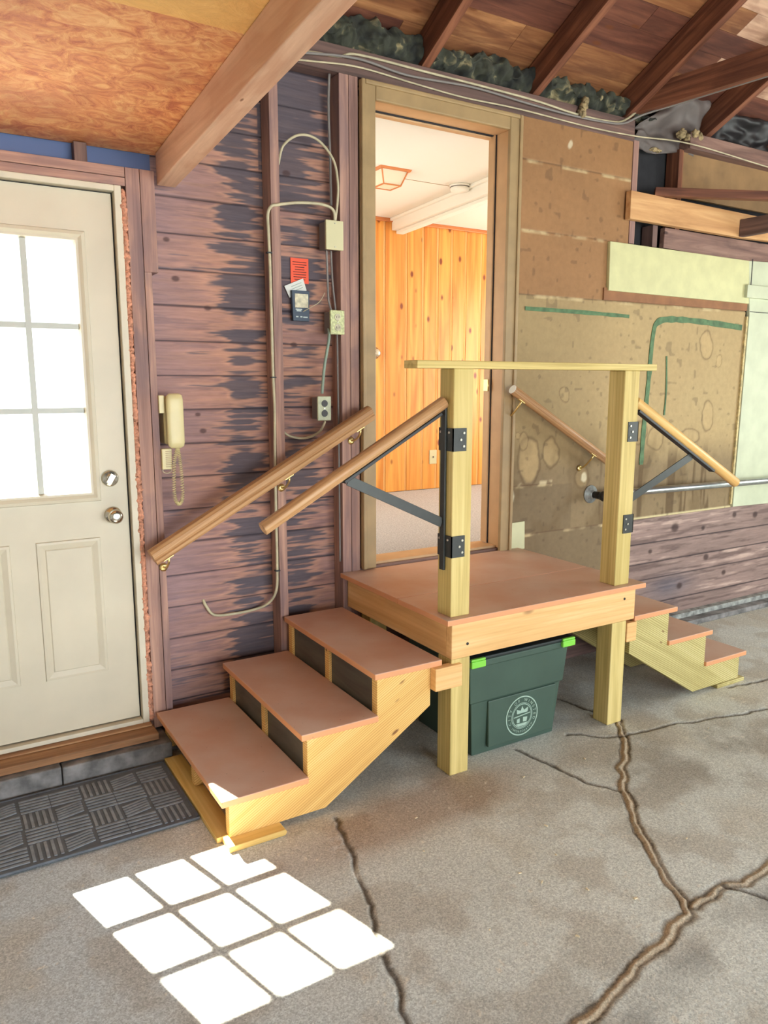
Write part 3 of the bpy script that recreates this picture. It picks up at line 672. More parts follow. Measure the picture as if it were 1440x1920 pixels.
while z < 2.25:
    pts.append(Vector((.720 + rn.uniform(-.003, .003), .012, z)))
    z += .011
lump('foam_strip', pts, .0135, M['foam'], 'ragged orange expanding foam filling the gap beside the cream outer door', 'foam', sub=2, amp=.55)
MB().box(.7, .735, .06, .11, .1, 2.29).build('wall_back', M['dark'], kind='structure')

# ---- interior doorway
D2 = thing('door_2', (2.2, 0, .66), kind='structure'); D2['label'] = 'tan cased doorway up into the house room'
def casing_profile(b, ring):
    pass
b = MB()
XO0, XO1, ZT = 1.735, 2.645, 2.822; w = .075
b.box(XO0, XO0 + w, -.022, .0, .655, ZT, 'Z'); b.box(XO1 - w, XO1, -.022, .0, .60, ZT, 'Z'); b.box(XO0 + w, XO1 - w, -.022, .0, ZT - w, ZT)
b.box(XO0, XO0 + .02, -.032, -.02, .655, ZT, 'Z'); b.box(XO1 - .02, XO1, -.032, -.02, .60, ZT, 'Z'); b.box(XO0 + .02, XO1 - .02, -.032, -.02, ZT - .02, ZT)
b.build('casing', M['casing'], D2, bevel=.006, seg=3)
b = MB(); xi0, xi1, zi = 1.79, 2.585, 2.755
b.box(1.77, xi0, -.004, .16, .66, zi, 'Z'); b.box(xi1, xi1 + .03, -.004, .10, .66, zi, 'Z'); b.box(1.77, xi1 + .03, -.004, .16, zi, zi + .025)
b.build('jamb', M['jamb'], D2, bevel=.002)
b = MB(); b.box(xi1 - .012, xi1 + .012, .104, .15, .675, zi, 'Z'); b.box(xi0, xi1, .125, .16, zi - .012, zi, 'X'); b.build('door_stop', M['jamb'], D2, bevel=.002)
b = MB(); b.box(xi1 - .004, xi1 + .03, .098, .105, .67, zi); b.box(xi0, xi1, .112, .124, zi - .005, zi); b.build('weather_strip', M['dark'], D2)
for zz in (1.52,):
    MB().box(xi1 - .016, xi1 - .011, .106, .146, zz - .03, zz + .03).cyl((xi1 - .016, .105, zz - .03), (xi1 - .016, .105, zz + .03), .004).build('hinge', M['brass'], D2)
MB().box(xi0, xi1, .03, .17, .652, .672, 'X').build('threshold', M['jamb'], D2, bevel=.004)

# ---- house room beyond
b = MB(); b.box(1.2, 5.2, .16, 2.3, .60, .657); o = b.build('floor', M['carpetx'], kind='structure')
tag(o, 'pale speckled carpet in the house room')
MB().box(1.2, 5.2, .16, 2.3, 2.775, 2.83).build('ceiling', M['whitec'], kind='structure')
b = MB(); b.box(1.14, 1.2, .16, 2.3, .6, 2.83); b.box(5.2, 5.26, .16, 2.3, .6, 2.83); b.box(1.2, 1.77, .13, .16, .66, 2.83); b.box(2.62, 5.2, .13, .16, .66, 2.83); b.box(1.6, 2.8, .13, .16, 2.76, 2.83); b.box(1.14, 5.26, 2.18, 2.3, .6, 2.83)
b.build('wall_house', M['whitec'], kind='structure')
b = MB(); bb = MB(); x = 2.4; rn = random.Random(3); YW = 2.13
while x < 5.2:
    w = rn.choice((.16, .20, .14)); s_ = rn.random() * 20
    b.box(x, x + w - .022, YW, YW + .02, .66, 2.775, 'Z', seed=s_)
    bb.box(x + w - .021, x + w - .013, YW + .0, YW + .02, .66, 2.775, 'Z', seed=s_ + 3); bb.box(x + w - .011, x + w - .003, YW + .0, YW + .02, .66, 2.775, 'Z', seed=s_ + 5)
    x += w
b.box(2.2, 5.2, YW + .012, YW + .05, .66, 2.775, 'Z')
b.build('wall_pine', M['pinewall'], bevel=.002, kind='structure'); bb.build('wall_pine', M['pinebead'], bevel=.003, kind='structure')
MB().box(2.4, 5.2, YW - .02, YW, 2.748, 2.775, 'X').build('trim_4', M['copper'], bevel=.004, kind='structure')
# boxed white bulkhead at the ceiling
b = MB()
def bulk(x0, x1, z0, z1):
    p = lambda x, y: (x + (y - 2.13) * .081, y)
    q = [p(x0, 2.13), p(x1, 2.13), p(x1, .2), p(x0, .2)]
    b.add([(u, v, zz) for zz in (z0, z1) for (u, v) in q], [(0, 1, 2, 3), (7, 6, 5, 4), (0, 4, 5, 1), (1, 5, 6, 2), (2, 6, 7, 3), (3, 7, 4, 0)])
bulk(3.215, 3.36, 2.69, 2.775); bulk(3.255, 3.32, 2.668, 2.69); bulk(3.19, 3.215, 2.755, 2.775)
b.build('trim_5', M['whitet'], bevel=.004, kind='structure')
MB().box(1.9, 3.35, 1.10, 1.106, 2.7735, 2.776).build('trim_6', M['casing'], kind='structure')
# ceiling lamp
LP = Vector((2.50, 1.02, 2.775)); lamp = thing('ceiling_lamp', LP, 'square copper-framed frosted lantern on the white ceiling of the house room', 'lamp')
def frustum(b, c, z0, z1, a0, a1):
    q = [(-1, -1), (1, -1), (1, 1), (-1, 1)]
    b.add([(c.x + i * a0, c.y + j * a0, z0) for i, j in q] + [(c.x + i * a1, c.y + j * a1, z1) for i, j in q], [(0, 1, 2, 3), (7, 6, 5, 4), (0, 4, 5, 1), (1, 5, 6, 2), (2, 6, 7, 3), (3, 7, 4, 0)])
b = MB(); frustum(b, LP, 2.69, 2.764, .058, .088); b.build('shade', M['lampg'], lamp)
b = MB(); frustum(b, LP, 2.763, 2.775, .102, .108)
q = [(-1, -1), (1, -1), (1, 1), (-1, 1)]
for k in range(4):
    i, j = q[k]; i2, j2 = q[(k + 1) % 4]
    b.bar((LP.x + i * .059, LP.y + j * .059, 2.688), (LP.x + i * .09, LP.y + j * .09, 2.766), .007, .007)
    b.bar((LP.x + i * .059, LP.y + j * .059, 2.689), (LP.x + i2 * .059, LP.y + j2 * .059, 2.689), .008, .006)
b.build('frame', M['copper'], lamp)
sm = thing('smoke_alarm', (3.06, 1.05, 2.775), 'round white smoke alarm on the house room ceiling beside the bulkhead', 'smoke alarm')
MB().lathe((3.06, 1.05, 2.775), (0, 0, -1), [(0, .066), (.012, .066), (.014, .055), (.02, .062), (.036, .058), (.042, .04), (.043, .01)]).build('body', M['whitet'], sm)
MB().lathe((3.06, 1.05, 2.7618), (0, 0, -1), [(0, .0635), (.0035, .0635)]).build('vent_ring', M['boxs'], sm)
kb = thing('round_door_knob', (3.055, YW - .002, 1.762), 'round silver knob on the pine wall at the left edge of the doorway', 'knob')
MB().lathe((3.055, YW, 1.762), (0, -1, 0), [(0, .05), (.004, .049), (.008, .03), (.02, .016), (.03, .03), (.045, .034), (.056, .026), (.06, .008)]).build('knob', M['nickel'], kb)
sw = thing('switch_plate', (3.62, YW - .002, .925), 'cream switch plate low on the pine wall', 'switch')
MB().box(3.584, 3.656, YW - .007, YW, .867, .983).build('plate', M['boxm'], sw, bevel=.002)
MB().box(3.616, 3.624, YW - .014, YW - .006, .918, .932).build('toggle', M['boxs'], sw)

# ================================================================= RIGHT WALL PIECES
o = MB().prism([(3.299, 2.035), (4.558, 2.028), (4.528, 2.288), (3.293, 2.294)], -.018, .004).build('green_board', M['green'], bevel=.003)
tag(o, 'long pale green painted board on the wall under the roof framing', 'board')
o = MB().prism([(3.275, 1.985), (4.56, 1.985), (4.56, 2.06), (3.275, 2.05)], -.006, .01).build('brown_strip', plain('brown_strip', (150, 100, 62), .7, var=.15, vscale=10)); tag(o, 'narrow bare brown strip below the long pale green board', 'strip')
gp = thing('painted_wallboard', (4.9, 0, .72), 'tall pale grey-green painted panel at the right edge behind the steel pipe', 'panel')
MB().prism([(4.556, .722), (5.6, .70), (5.6, 2.33), (4.528, 2.288), (4.575, 1.963)], -.016, .008).build('sheet', M['green2'], gp, bevel=.003)
MB().box(4.50, 5.6, -.04, -.014, 2.062, 2.14, 'X').build('ledge_strip', M['green2'], gp, bevel=.003)
MB().box(4.56, 4.567, -.0175, -.0155, 2.14, 2.3).build('joint', M['dark'], gp)
MB().box(4.575, 5.6, -.0175, -.0155, 1.978, 1.982).build('joint', M['dark'], gp)
o = MB().prism([(4.535, .74), (4.552, .74), (4.574, 1.95), (4.557, 1.95)], -.010, .005).build('batten', plain('cream_batten', (222, 198, 140), .7, var=.25, vscale=40)); tag(o, 'thin cream-edged batten between the brown wall and the grey-green panel', 'batten')
def stroke(pts, w, lab, name='paint_stroke'):
    P = spline([(x, 0, z) for x, z in pts], 5); vs = []; n = len(P)
    rn = random.Random(int(pts[0][0] * 100))
    for i, p in enumerate(P):
        t = (P[min(i + 1, n - 1)] - P[max(i - 1, 0)]).normalized(); s_ = Vector((-t.z, 0, t.x)); ww = w * rn.uniform(.75, 1.1)
        a = p + s_ * ww; c = p - s_ * ww; vs += [(a.x, -.0005, a.z), (c.x, -.0005, c.z), (a.x, .004, a.z), (c.x, .004, c.z)]
    fs = []
    for i in range(n - 1):
        k = i * 4; fs += [(k, k + 1, k + 5, k + 4), (k, k + 4, k + 6, k + 2), (k + 1, k + 3, k + 7, k + 5)]
    o = MB().add(vs, fs).build(name, M['greens']); tag(o, lab, 'paint stroke')
stroke([(2.716, 1.912), (3.1, 1.911), (3.491, 1.905)], .011, 'thin straight green brush stroke near the top of the olive wall')
stroke([(3.66, 1.05), (3.668, 1.3), (3.685, 1.55), (3.70, 1.8), (3.74, 1.885), (3.9, 1.905), (4.2, 1.898), (4.53, 1.88)], .019, 'thick green painted corner line on the olive wall')
stroke([(3.83, 1.69), (3.845, 1.5), (3.84, 1.34)], .006, 'short thin vertical green brush mark on the olive wall')
o = MB().prism([(2.648, .64), (2.757, .64), (2.752, .792), (2.648, .79)], -.006, .005).build('cover_plate', M['plate'], bevel=.001); tag(o, 'small cream plate low on the wall right of the doorway', 'plate')

# framing at the top right
o = MB().box(3.86, 6.5, -.05, .04, 2.845, 2.93, 'X').build('wall_beam', M['purple'], bevel=.004); tag(o, 'rough reddish wall beam at the right under the black sheeting', 'beam')
o = MB().box(3.875, 6.5, .02, .04, 2.60, 2.845, 'X').build('hardboard_sheet', plain('brown_panel', (150, 116, 76), .7, var=.15, vscale=8)); tag(o, 'brown board panel below the rough reddish wall beam', 'panel')
o = MB().prism([(3.407, 2.418), (4.40, 2.41), (4.9, 2.42), (4.9, 2.545), (3.407, 2.565)], -.045, -.008, gdir=(1, 0), seed=4).build('pale_board', M['oldpale'], bevel=.003); tag(o, 'pale knotty board fixed across the framing at upper right', 'board')
o = MB().prism([(3.74, 2.30), (4.95, 2.27), (4.95, 2.405), (3.745, 2.412)], -.004, .03, gdir=(1, 0), seed=8).build('grey_board', M['purple'], bevel=.003); tag(o, 'purple-grey board just above the pale green board', 'board')
o = MB().box(3.458, 3.50, .0, .09, 2.30, 2.84, 'Z').build('wall_stud', M['stud'], bevel=.002); tag(o, 'short stud at the left edge of the opening at upper right', 'stud', 'wall studs')
o = MB().box(3.835, 3.872, .0, .09, 2.41, 2.85, 'Z').build('wall_stud', M['rafter'], bevel=.002); tag(o, 'short red-brown stud at the right edge of the opening at upper right', 'stud', 'wall studs')
o = MB().box(3.66, 3.70, .01, .09, 2.30, 2.42, 'Z').build('wall_stud', M['studdark'], bevel=.002); tag(o, 'stub of dark stud below the pale knotty board', 'stud', 'wall studs')
o = MB().bar((3.55, -.02, 2.585), (3.20, -1.15, 2.30), .05, .04).build('brace', M['rafter'], bevel=.003)
bpy.data.objects.remove(o)
o = MB().bar((3.62, -.02, 2.585), (4.3, -.62, 2.515), .05, .045).build('brace', M['rafter'], bevel=.003); tag(o, 'thin red-brown brace sticking out above the pale knotty board', 'brace')
o = MB().bar((4.385, -.045, 2.462), (4.45, -1.1, 2.47), .045, .10).build('ceiling_joist', M['studdark'], bevel=.003); tag(o, 'very dark joist end butting against the pale knotty board', 'joist')
# house wrap, black sheeting
def sheet(name, u0, u1, v0, v1, f, mt, lab, cat, nu=36, nv=24):
    vs = []; fs = []
    for j in range(nv + 1):
        for i in range(nu + 1): vs.append(f(u0 + (u1 - u0) * i / nu, v0 + (v1 - v0) * j / nv))
    for j in range(nv):
        for i in range(nu): a = j * (nu + 1) + i; fs.append((a, a + 1, a + nu + 2, a + nu + 1))
    o = MB().add(vs, fs, None, True).build(name, mt, fix=False); m = o.modifiers.new('solid', 'SOLIDIFY'); m.thickness = .002
    tag(o, lab, cat); return o
from mathutils import noise as mn
def wrap(u, v):
    # lobed outline
    return (3.47 + u * .55, .03 - .05 * v + .05 * mn.noise(Vector((u * 3, v * 3, 1))) + .02 * mn.noise(Vector((u * 8 + v * 5, v * 3, 5))), 2.82 + v * (.10 + .22 * math.sin(min(u * 1.9, 1.57))) - .02 * math.sin(u * 6))
sheet('house_wrap', 0, 1, 0, 1, wrap, M['tarp'], 'wrinkled grey house wrap hanging in the roof corner at upper right', 'sheet')
def blk(u, v):
    return (4.08 + u * 1.6, .06 - .10 * v + .05 * mn.noise(Vector((u * 14, v * 4, 4))), 2.93 + v * .17 + .02 * mn.noise(Vector((u * 9, v * 3, 9))))
sheet('black_sheeting', 0, 1, 0, 1, blk, M['blackp'], 'crumpled black sheeting stuffed above the rough reddish wall beam', 'sheet', 90, 20)
lump('insulation_tuft', [Vector((3.84, -.04, 2.90)), Vector((3.89, -.05, 2.925)), Vector((3.94, -.04, 2.92)), Vector((3.80, -.03, 2.915))], .024, M['insp'], 'pale yellow insulation tuft on the end of the reddish wall beam', 'insulation', seed=3)
lump('insulation_tuft', [Vector((3.60, .03, 2.83)), Vector((3.62, .02, 2.82)), Vector((3.64, .02, 2.825)), Vector((3.66, .02, 2.82)), Vector((3.68, .02, 2.82))], .016, M['insp'], 'small torn insulation tuft hanging in the opening at upper right', 'insulation', seed=13, squash=(1.6, 1, .5))
# insulation between rafters
def ins_mat():
    m, nt, b, N, Lk = mat('torn_insulation'); tc = N('ShaderNodeTexCoord')
    n = N('ShaderNodeTexNoise'); n.inputs['Scale'].default_value = 9; n.inputs['Detail'].default_value = 8; n.inputs['Distortion'].default_value = 1.0; Lk(tc.outputs['Object'], n.inputs['Vector'])
    r = N('ShaderNodeValToRGB'); e = r.color_ramp.elements; e[0].position = .35; e[0].color = lin((34, 36, 34)); e[1].position = .74; e[1].color = lin((176, 160, 118)); k = e.new(.58); k.color = lin((64, 66, 54)); Lk(n.outputs[0], r.inputs[0])
    Lk(r.outputs[0], b.inputs['Base Color']); b.inputs['Roughness'].default_value = .95
    bp = N('ShaderNodeBump'); bp.inputs['Strength'].default_value = 1; bp.inputs['Distance'].default_value = .01; Lk(n.outputs[0], bp.inputs['Height']); Lk(bp.outputs[0], b.inputs['Normal']); return m
M['batt'] = ins_mat()
def batt(x0, x1, zt, lab, seed, n=0):
    from mathutils import noise
    nx, nz = int((x1 - x0) * 130), 30; vs = []; fs = []; so = Vector((seed * 7.1, seed * 3.3, 0))
    for j in range(nz + 1):
        v = j / nz
        for i in range(nx + 1):
            u = i / nx; x = x0 + (x1 - x0) * u
            top = zt + .035 * noise.noise(Vector((x * 7, seed, 0))) + .02 * noise.noise(Vector((x * 22, seed, 4)))
            if v < .7: w = v / .7; z = 2.943 + (top - 2.943) * w; y = .035 - .045 * math.sin(w * 2.4)
            else: w = (v - .7) / .3; z = top - .01 * w; y = .005 + .09 * w
            p = Vector((x, y, z)); f = noise.noise_vector(p * 16 + so) * .034 + noise.noise_vector(p * 45 + so) * .016
            edge = min(1, min(u, 1 - u) * (x1 - x0) / .03)
            f.z *= min(1, v * 6); p = p + Vector((f.x * .4 * edge, f.y, f.z * .8))
            p.z = max(p.z, 2.942); vs.append(p)
    for j in range(nz):
        for i in range(nx): a = j * (nx + 1) + i; fs.append((a, a + 1, a + nx + 2, a + nx + 1))
    o = MB().add(vs, fs, None, True).build('insulation_batt', M['batt'], fix=False); tag(o, lab, 'insulation', 'insulation between the rafters')
batt(1.46, 2.065, 3.06, 'dark insulation packed above the wall between beam and first rafter', 1, n=40)
batt(2.118, 2.728, 3.05, 'ragged dark green insulation over the middle of the house door', 2)
batt(2.778, 3.388, 3.04, 'ragged dark insulation above the right corner of the house door', 4)
batt(3.438, 3.60, 2.99, 'dark insulation scrap at the left edge of the grey house wrap', 6)
lump('insulation_tuft', [Vector((3.04, -.02, 2.90)), Vector((3.045, -.025, 2.93)), Vector((3.06, -.02, 2.96))], .018, M['insp'], 'pale insulation tuft hanging over the cables right of the house door', 'insulation', seed=23)
fl = MB().box(.95, 2.07, .075, .1, 2.9, 3.12).build('wall_back', M['felt'], kind='structure')

# ================================================================= CABLES
def cable(name, pts, r, m, lab, y=-.012, n=8):
    P = [(p[0], (p[2] if len(p) > 2 else y), p[1]) for p in pts]
    o = MB().tube(spline(P, 7), r, n).build(name, M[m], fix=False); tag(o, lab, 'cable'); return o
cable('cable', [(1.2, 2.83), (1.455, 2.874), (1.633, 2.89), (1.731, 2.915), (2.09, 2.914), (2.395, 2.913), (2.728, 2.908), (3.0, 2.893), (3.25, 2.897), (3.36, 2.92), (3.45, 2.985, -.03), (3.55, 3.07, -.06)], .0055, 'cable', 'topmost cream cable stapled along the top plate over the house door')
cable('cable', [(1.2, 2.825, -.02), (1.46, 2.866, -.02), (1.718, 2.895, -.02), (1.976, 2.878, -.02), (2.332, 2.895, -.02), (2.66, 2.884, -.02), (2.945, 2.878, -.02), (3.2, 2.884, -.02), (3.34, 2.898, -.03), (3.45, 2.95, -.06), (3.58, 2.99, -.25), (3.72, 3.02, -.7), (3.86, 3.04, -1.2)], .0055, 'cableg', 'middle grey-cream cable that leaves the wall along the ceiling joist')
cable('cable', [(1.2, 2.81), (1.5, 2.845), (1.731, 2.866), (2.033, 2.853), (2.302, 2.845), (2.627, 2.852), (3.098, 2.846), (3.45, 2.852, -.02), (3.86, 2.862, -.062), (4.674, 2.835, -.062), (5.6, 2.82, -.062)], .004, 'cable', 'lowest thin cream cable running right across the whole wall')
cable('cable', [(1.372, 2.80, .05), (1.368, 2.6, .05), (1.372, 2.44, .05), (1.39, 2.51, .03), (1.45, 2.554, .0), (1.535, 2.548, -.0), (1.602, 2.477), (1.624, 2.39), (1.622, 2.31), (1.61, 2.225)], .0055, 'cable', 'cream cable arching in a loop between the studs down to the junction box')
cable('cable', [(1.608, 2.222), (1.60, 2.27), (1.543, 2.287), (1.443, 2.282), (1.369, 2.27, -.004), (1.34, 2.262, -.008), (1.316, 2.255, -.006), (1.304, 2.225, .006), (1.305, 2.141, .006), (1.308, 2.013, .006), (1.309, 1.795, .006), (1.310, 1.572, .006), (1.314, 1.413, .006), (1.310, 1.228, .006), (1.308, .968, .006),
               (1.308, .726, .006), (1.306, .603, .02), (1.276, .54, .05), (1.211, .515, .07), (1.10, .51, .075), (1.03, .52, .075), (1.0, .56, .08), (.99, .59, .095)], .0065, 'cable', 'long cream cable running down the stud and curling into the siding near the floor')
cable('cable', [(1.588, 1.77, .02), (1.572, 1.72), (1.548, 1.6), (1.535, 1.485)], .0065, 'cablegr', 'short grey-green cable between the two socket boxes')
cable('cable', [(1.545, 1.362, -.02), (1.525, 1.315, .0), (1.47, 1.287, .03), (1.40, 1.298, .05), (1.36, 1.335, .06)], .0055, 'cable', 'cream cable curling under the lower socket box')
cable('cable', [(1.604, 2.105, .02), (1.615, 1.98, .03), (1.628, 1.86, .03), (1.63, 1.76, .02), (1.632, 1.5, .02), (1.634, 1.1, .02), (1.634, .7, .02)], .0045, 'cableg', 'grey cable running straight down beside the dark stud')
cable('cable', [(1.582, 2.105, .02), (1.59, 2.0, .03), (1.594, 1.9, .03), (1.60, 1.84, .01)], .005, 'cableg', 'grey cable from the junction box to the upper socket')
cable('cable', [(1.61, 2.83, .03), (1.615, 2.7, .05), (1.62, 2.5, .05), (1.618, 2.3, .04)], .006, 'cableg', 'dusty grey cable hanging down beside the dark stud above the junction box')
cable('cable', [(1.482, 1.842, .06), (1.51, 1.862, .03), (1.545, 1.885, .02), (1.572, 1.925, .02)], .0015, 'cable', 'hair-thin pale wire beside the dark booklet')
for i, (x, z) in enumerate(((1.304, 2.07), (1.31, 1.555), (1.308, .93), (1.307, .70))):
    o = MB().box(x - .010, x + .012, -.004, .016, z - .003, z + .003).build('cable_staple', M['black2']); tag(o, ['topmost', 'second', 'third', 'lowest'][i] + ' dark staple on the cream cable down the stud', 'staple', 'cable staples')

# ================================================================= BOXES, PAPERS, PHONE
jb = thing('junction_box', (1.60, 0, 2.10), 'cream square-cornered junction box high beside the dark stud', 'junction box')
MB().box(1.566, 1.64, -.01, .06, 2.108, 2.222).build('box', M['boxs'], jb, bevel=.002)
MB().box(1.560, 1.645, -.022, -.008, 2.103, 2.226).build('cover', M['boxm'], jb, bevel=.003)
for z in (2.115, 2.213): MB().cyl((1.603, -.0225, z), (1.603, -.0245, z), .003, n=10).build('screw', M['screw'], jb)
def socket(x, z, w, h, m, lab, gx=0):
    t = thing('socket_box', (x, 0, z - h / 2), lab, 'socket')
    MB().box(x - w / 2 + .004, x + w / 2 - .006, .0, .06, z - h / 2 + .006, z + h / 2 - .006).build('box', M['boxs'], t, bevel=.002)
    pl = MB().box(x - w / 2, x + w / 2, -.012, .001, z - h / 2, z + h / 2).build('cover_plate', M[m], t, bevel=.003)
    for s_ in (-1, 1):
        q = MB().lathe((x, -.0115, z + s_ * .022), (0, -1, 0), [(0, .0155), (.003, .015)], 20).build('receptacle', M['sock' if m == 'outlet' else 'cream'], t)
        if m != 'outlet':
            MB().box(x - .007, x - .005, -.0152, -.014, z + s_ * .022 - .004, z + s_ * .022 + .005).box(x + .005, x + .007, -.0152, -.014, z + s_ * .022 - .004, z + s_ * .022 + .005).build('slots', M['sock'], t)
    MB().cyl((x, -.0125, z), (x, -.014, z), .003, n=10).build('screw', M['screw'], t)
    return t
socket(1.617, 1.797, .07, .105, 'outlet2', 'worn yellowish socket box, the upper of the two beside the dark stud')
socket(1.547, 1.419, .066, .108, 'outlet', 'greenish socket box with two dark receptacles, the lower of the two')
oc = thing('orange_notice', (1.475, .085, 1.985), 'bright orange printed card pinned to the siding', 'card')
Yc = .088
def onY2(x, z, y=Yc):   # keeps the measured spot when a flat item sits on the recessed siding
    k = (y + 3.1) / 3.1; return x * k, 1.53 + (z - 1.53) * k
ax0, az0 = onY2(1.399, 1.954); ax1, az1 = onY2(1.483, 2.058)
MB().box(ax0, ax1, .0865, .0885, az0, az1).build('card', M['orange'], oc)
b = MB(); rn = random.Random(2)
for k in range(8):
    z = az1 - .017 - k * .0105; ww = rn.uniform(.022, .034); cx = (ax0 + ax1) / 2
    b.box(cx - ww, cx + ww, .0858, .0866, z - .0014, z + .0014)
b.build('print', M['ink'], oc)
wc = thing('white_note', (1.46, .08, 1.95), 'crumpled white note tucked between the orange card and the dark booklet', 'note')
q = [onY2(*p, .08) for p in ((1.369, 1.939), (1.392, 1.892), (1.473, 1.926), (1.457, 1.976))]
MB().prism(q, .0795, .081).build('paper', M['white'], wc)
b = MB()
for k in range(3):
    a = Vector((q[0][0], 0, q[0][1])).lerp(Vector((q[1][0], 0, q[1][1])), .25 + .2 * k); c = Vector((q[3][0], 0, q[3][1])).lerp(Vector((q[2][0], 0, q[2][1])), .25 + .2 * k)
    p0 = a.lerp(c, .3); p1 = a.lerp(c, .85); b.bar((p0.x, .0790, p0.z), (p1.x, .0790, p1.z), .0008, .0022)
b.build('print', M['cablegr'], wc)
bk = thing('dark_booklet', (1.49, .07, 1.79), 'dark blue booklet with a cream picture hanging under the white note', 'booklet')
q = [onY2(*p, .06) for p in ((1.408, 1.797), (1.484, 1.796), (1.486, 1.924), (1.404, 1.925))]
MB().prism(q, .060, .078).build('cover', M['navy'], bk, bevel=.001)
c0 = onY2(1.417, 1.853, .06); c1 = onY2(1.48, 1.911, .06); MB().box(c0[0], c1[0], .0588, .0602, c0[1], c1[1]).build('picture', M['cream'], bk)
b = MB()
for (xa, xb, z) in ((1.42, 1.45, 1.843), (1.424, 1.446, 1.837), (1.421, 1.432, 1.812), (1.441, 1.451, 1.812), (1.455, 1.476, 1.811)):
    c0 = onY2(xa, z, .06); c1 = onY2(xb, z + .005, .06); b.box(c0[0], c1[0], .0590, .0602, c0[1], c1[1])
b.build('print', M['inkw'], bk)

ph = thing('wall_phone', (.865, 0, 1.27), 'beige wall telephone with a hanging coiled cord', 'telephone')
MB().box(.832, .895, .0, .088, 1.285, 1.478).build('base', M['phone'], ph, bevel=.012, seg=4)
b = MB(); n = 22; vs = []; fs = []
prof = [(1.490, .020, .012), (1.482, .030, .026), (1.465, .033, .034), (1.43, .034, .030), (1.38, .034, .024), (1.33, .034, .028), (1.295, .034, .034), (1.280, .030, .028), (1.272, .018, .012)]
prof = [(z, w, d) for (z, w, d) in prof]
for (z, w, d) in prof:
    for k in range(n):
        a = 2 * math.pi * k / n; ca, sa = math.cos(a), math.sin(a)
        vs.append((.868 + w * math.copysign(abs(ca) ** .6, ca), -.012 - (d * .55 if sa < 0 else -.014) * abs(sa) ** .6 - .018, z))
for i in range(len(prof) - 1):
    for k in range(n): fs.append((i * n + k, i * n + (k + 1) % n, (i + 1) * n + (k + 1) % n, (i + 1) * n + k))
fs += [tuple(range(n)), tuple((len(prof) - 1) * n + k for k in range(n - 1, -1, -1))]
b.add(vs, fs, None, True); b.build('handset', M['phone'], ph, bevel=0)
path = spline([(.872, -.03, 1.272), (.858, -.03, 1.22), (.852, -.03, 1.14), (.853, -.03, 1.07), (.868, -.03, 1.043), (.884, -.03, 1.07), (.884, -.03, 1.15), (.880, -.03, 1.22), (.874, -.03, 1.27)], 70)
hel = []; 
for i, p in enumerate(path):
    t = (path[min(i + 1, len(path) - 1)] - path[max(i - 1, 0)]).normalized(); u = Vector((0, 1, 0)); w = t.cross(u); a = i * .72
    hel.append(p + (u * math.cos(a) + w * math.sin(a)) * .0065)
MB().tube(hel, .0016, 5).build('coiled_cord', M['phone'], ph, fix=False)
pj = thing('phone_jack', (.83, 0, 1.18), 'ribbed beige phone jack below the wall telephone', 'jack')
MB().box(.812, .852, -.018, .003, 1.186, 1.270).build('box', M['phone'], pj, bevel=.003)
b = MB()
for k in range(9): b.box(.826, .85, -.0195, -.0175, 1.196 + k * .0078, 1.1985 + k * .0078)
b.build('ribs', M['casing'], pj)
MB().tube(spline([(.815, -.01, 1.187), (.817, -.01, 1.176), (.832, -.01, 1.170), (.847, -.01, 1.177), (.849, -.01, 1.187)], 6), .0018, 6).build('wire', M['cable'], pj, fix=False)
o = MB().box(.811, .832, -.014, .001, 1.412, 1.483).build('bell_block', M['phone'], bevel=.002); tag(o, 'small flat beige block just left of the wall telephone', 'block')

# ================================================================= LEFT WALL HANDRAIL
hr = thing('wall_handrail', (1.2, 0, .8), 'long moulded oak handrail on brass brackets along the left wall', 'handrail')
P0 = Vector((.738, -.085, .842)); P1 = Vector((1.745, -.085, 1.397)); d = (P1 - P0).normalized(); up = Vector((-d.z, 0, d.x))
prof = [(-.027, -.022), (-.03, -.010), (-.024, -.004), (-.030, .004), (-.031, .022), (-.02, .034), (.0, .038), (.02, .034), (.031, .022), (.030, .004), (.024, -.004), (.03, -.010), (.027, -.022), (.012, -.026), (.010, -.033), (-.010, -.033), (-.012, -.026)]
def extrude(b, P0, P1, prof, up, side=Vector((0, 1, 0)), cut0=None, cut1=None):
    n = len(prof); vs = []; gs = []; L_ = (P1 - P0).length
    for t, p in ((0, P0), (L_, P1)):
        for (y, z) in prof:
            v = p + side * y + up * z
            if t == 0 and cut0: v = v + (P1 - P0).normalized() * cut0 * z
            vs.append(v); gs.append((t, y, z))
    fs = [tuple(range(n)), tuple(range(2 * n - 1, n - 1, -1))] + [(i, i + n, (i + 1) % n + n, (i + 1) % n) for i in range(n)]
    b.add(vs, fs, gs)
b = MB(); extrude(b, P0, P1, prof, up); b.build('rail', M['rail'], hr, bevel=.0015)
def bracket(t, parent, P0, P1, off=.036, dx=0):
    p = P0.lerp(P1, t); d = (P1 - P0).normalized(); up = Vector((-d.z, 0, d.x)) if d.x * 1 > 0 else Vector((d.z, 0, -d.x))
    base = p - up * off
    b = MB(); b.tube(spline([base, base - Vector((0, 0, .018)), Vector((base.x, base.y + .035, base.z - .045)), Vector((base.x, -.004, base.z - .055))], 5), .005, 8)
    b.lathe((base.x, -.001, base.z - .055), (0, -1, 0), [(0, .018), (.003, .017), (.006, .008)], 18); b.bar(base - d * .022 + up * .002, base + d * .022 + up * .002, .018, .004)
    b.build('bracket', M['brass'], parent, fix=False)
for t in (.045, .575, .925): bracket(t, hr, P0, P1)
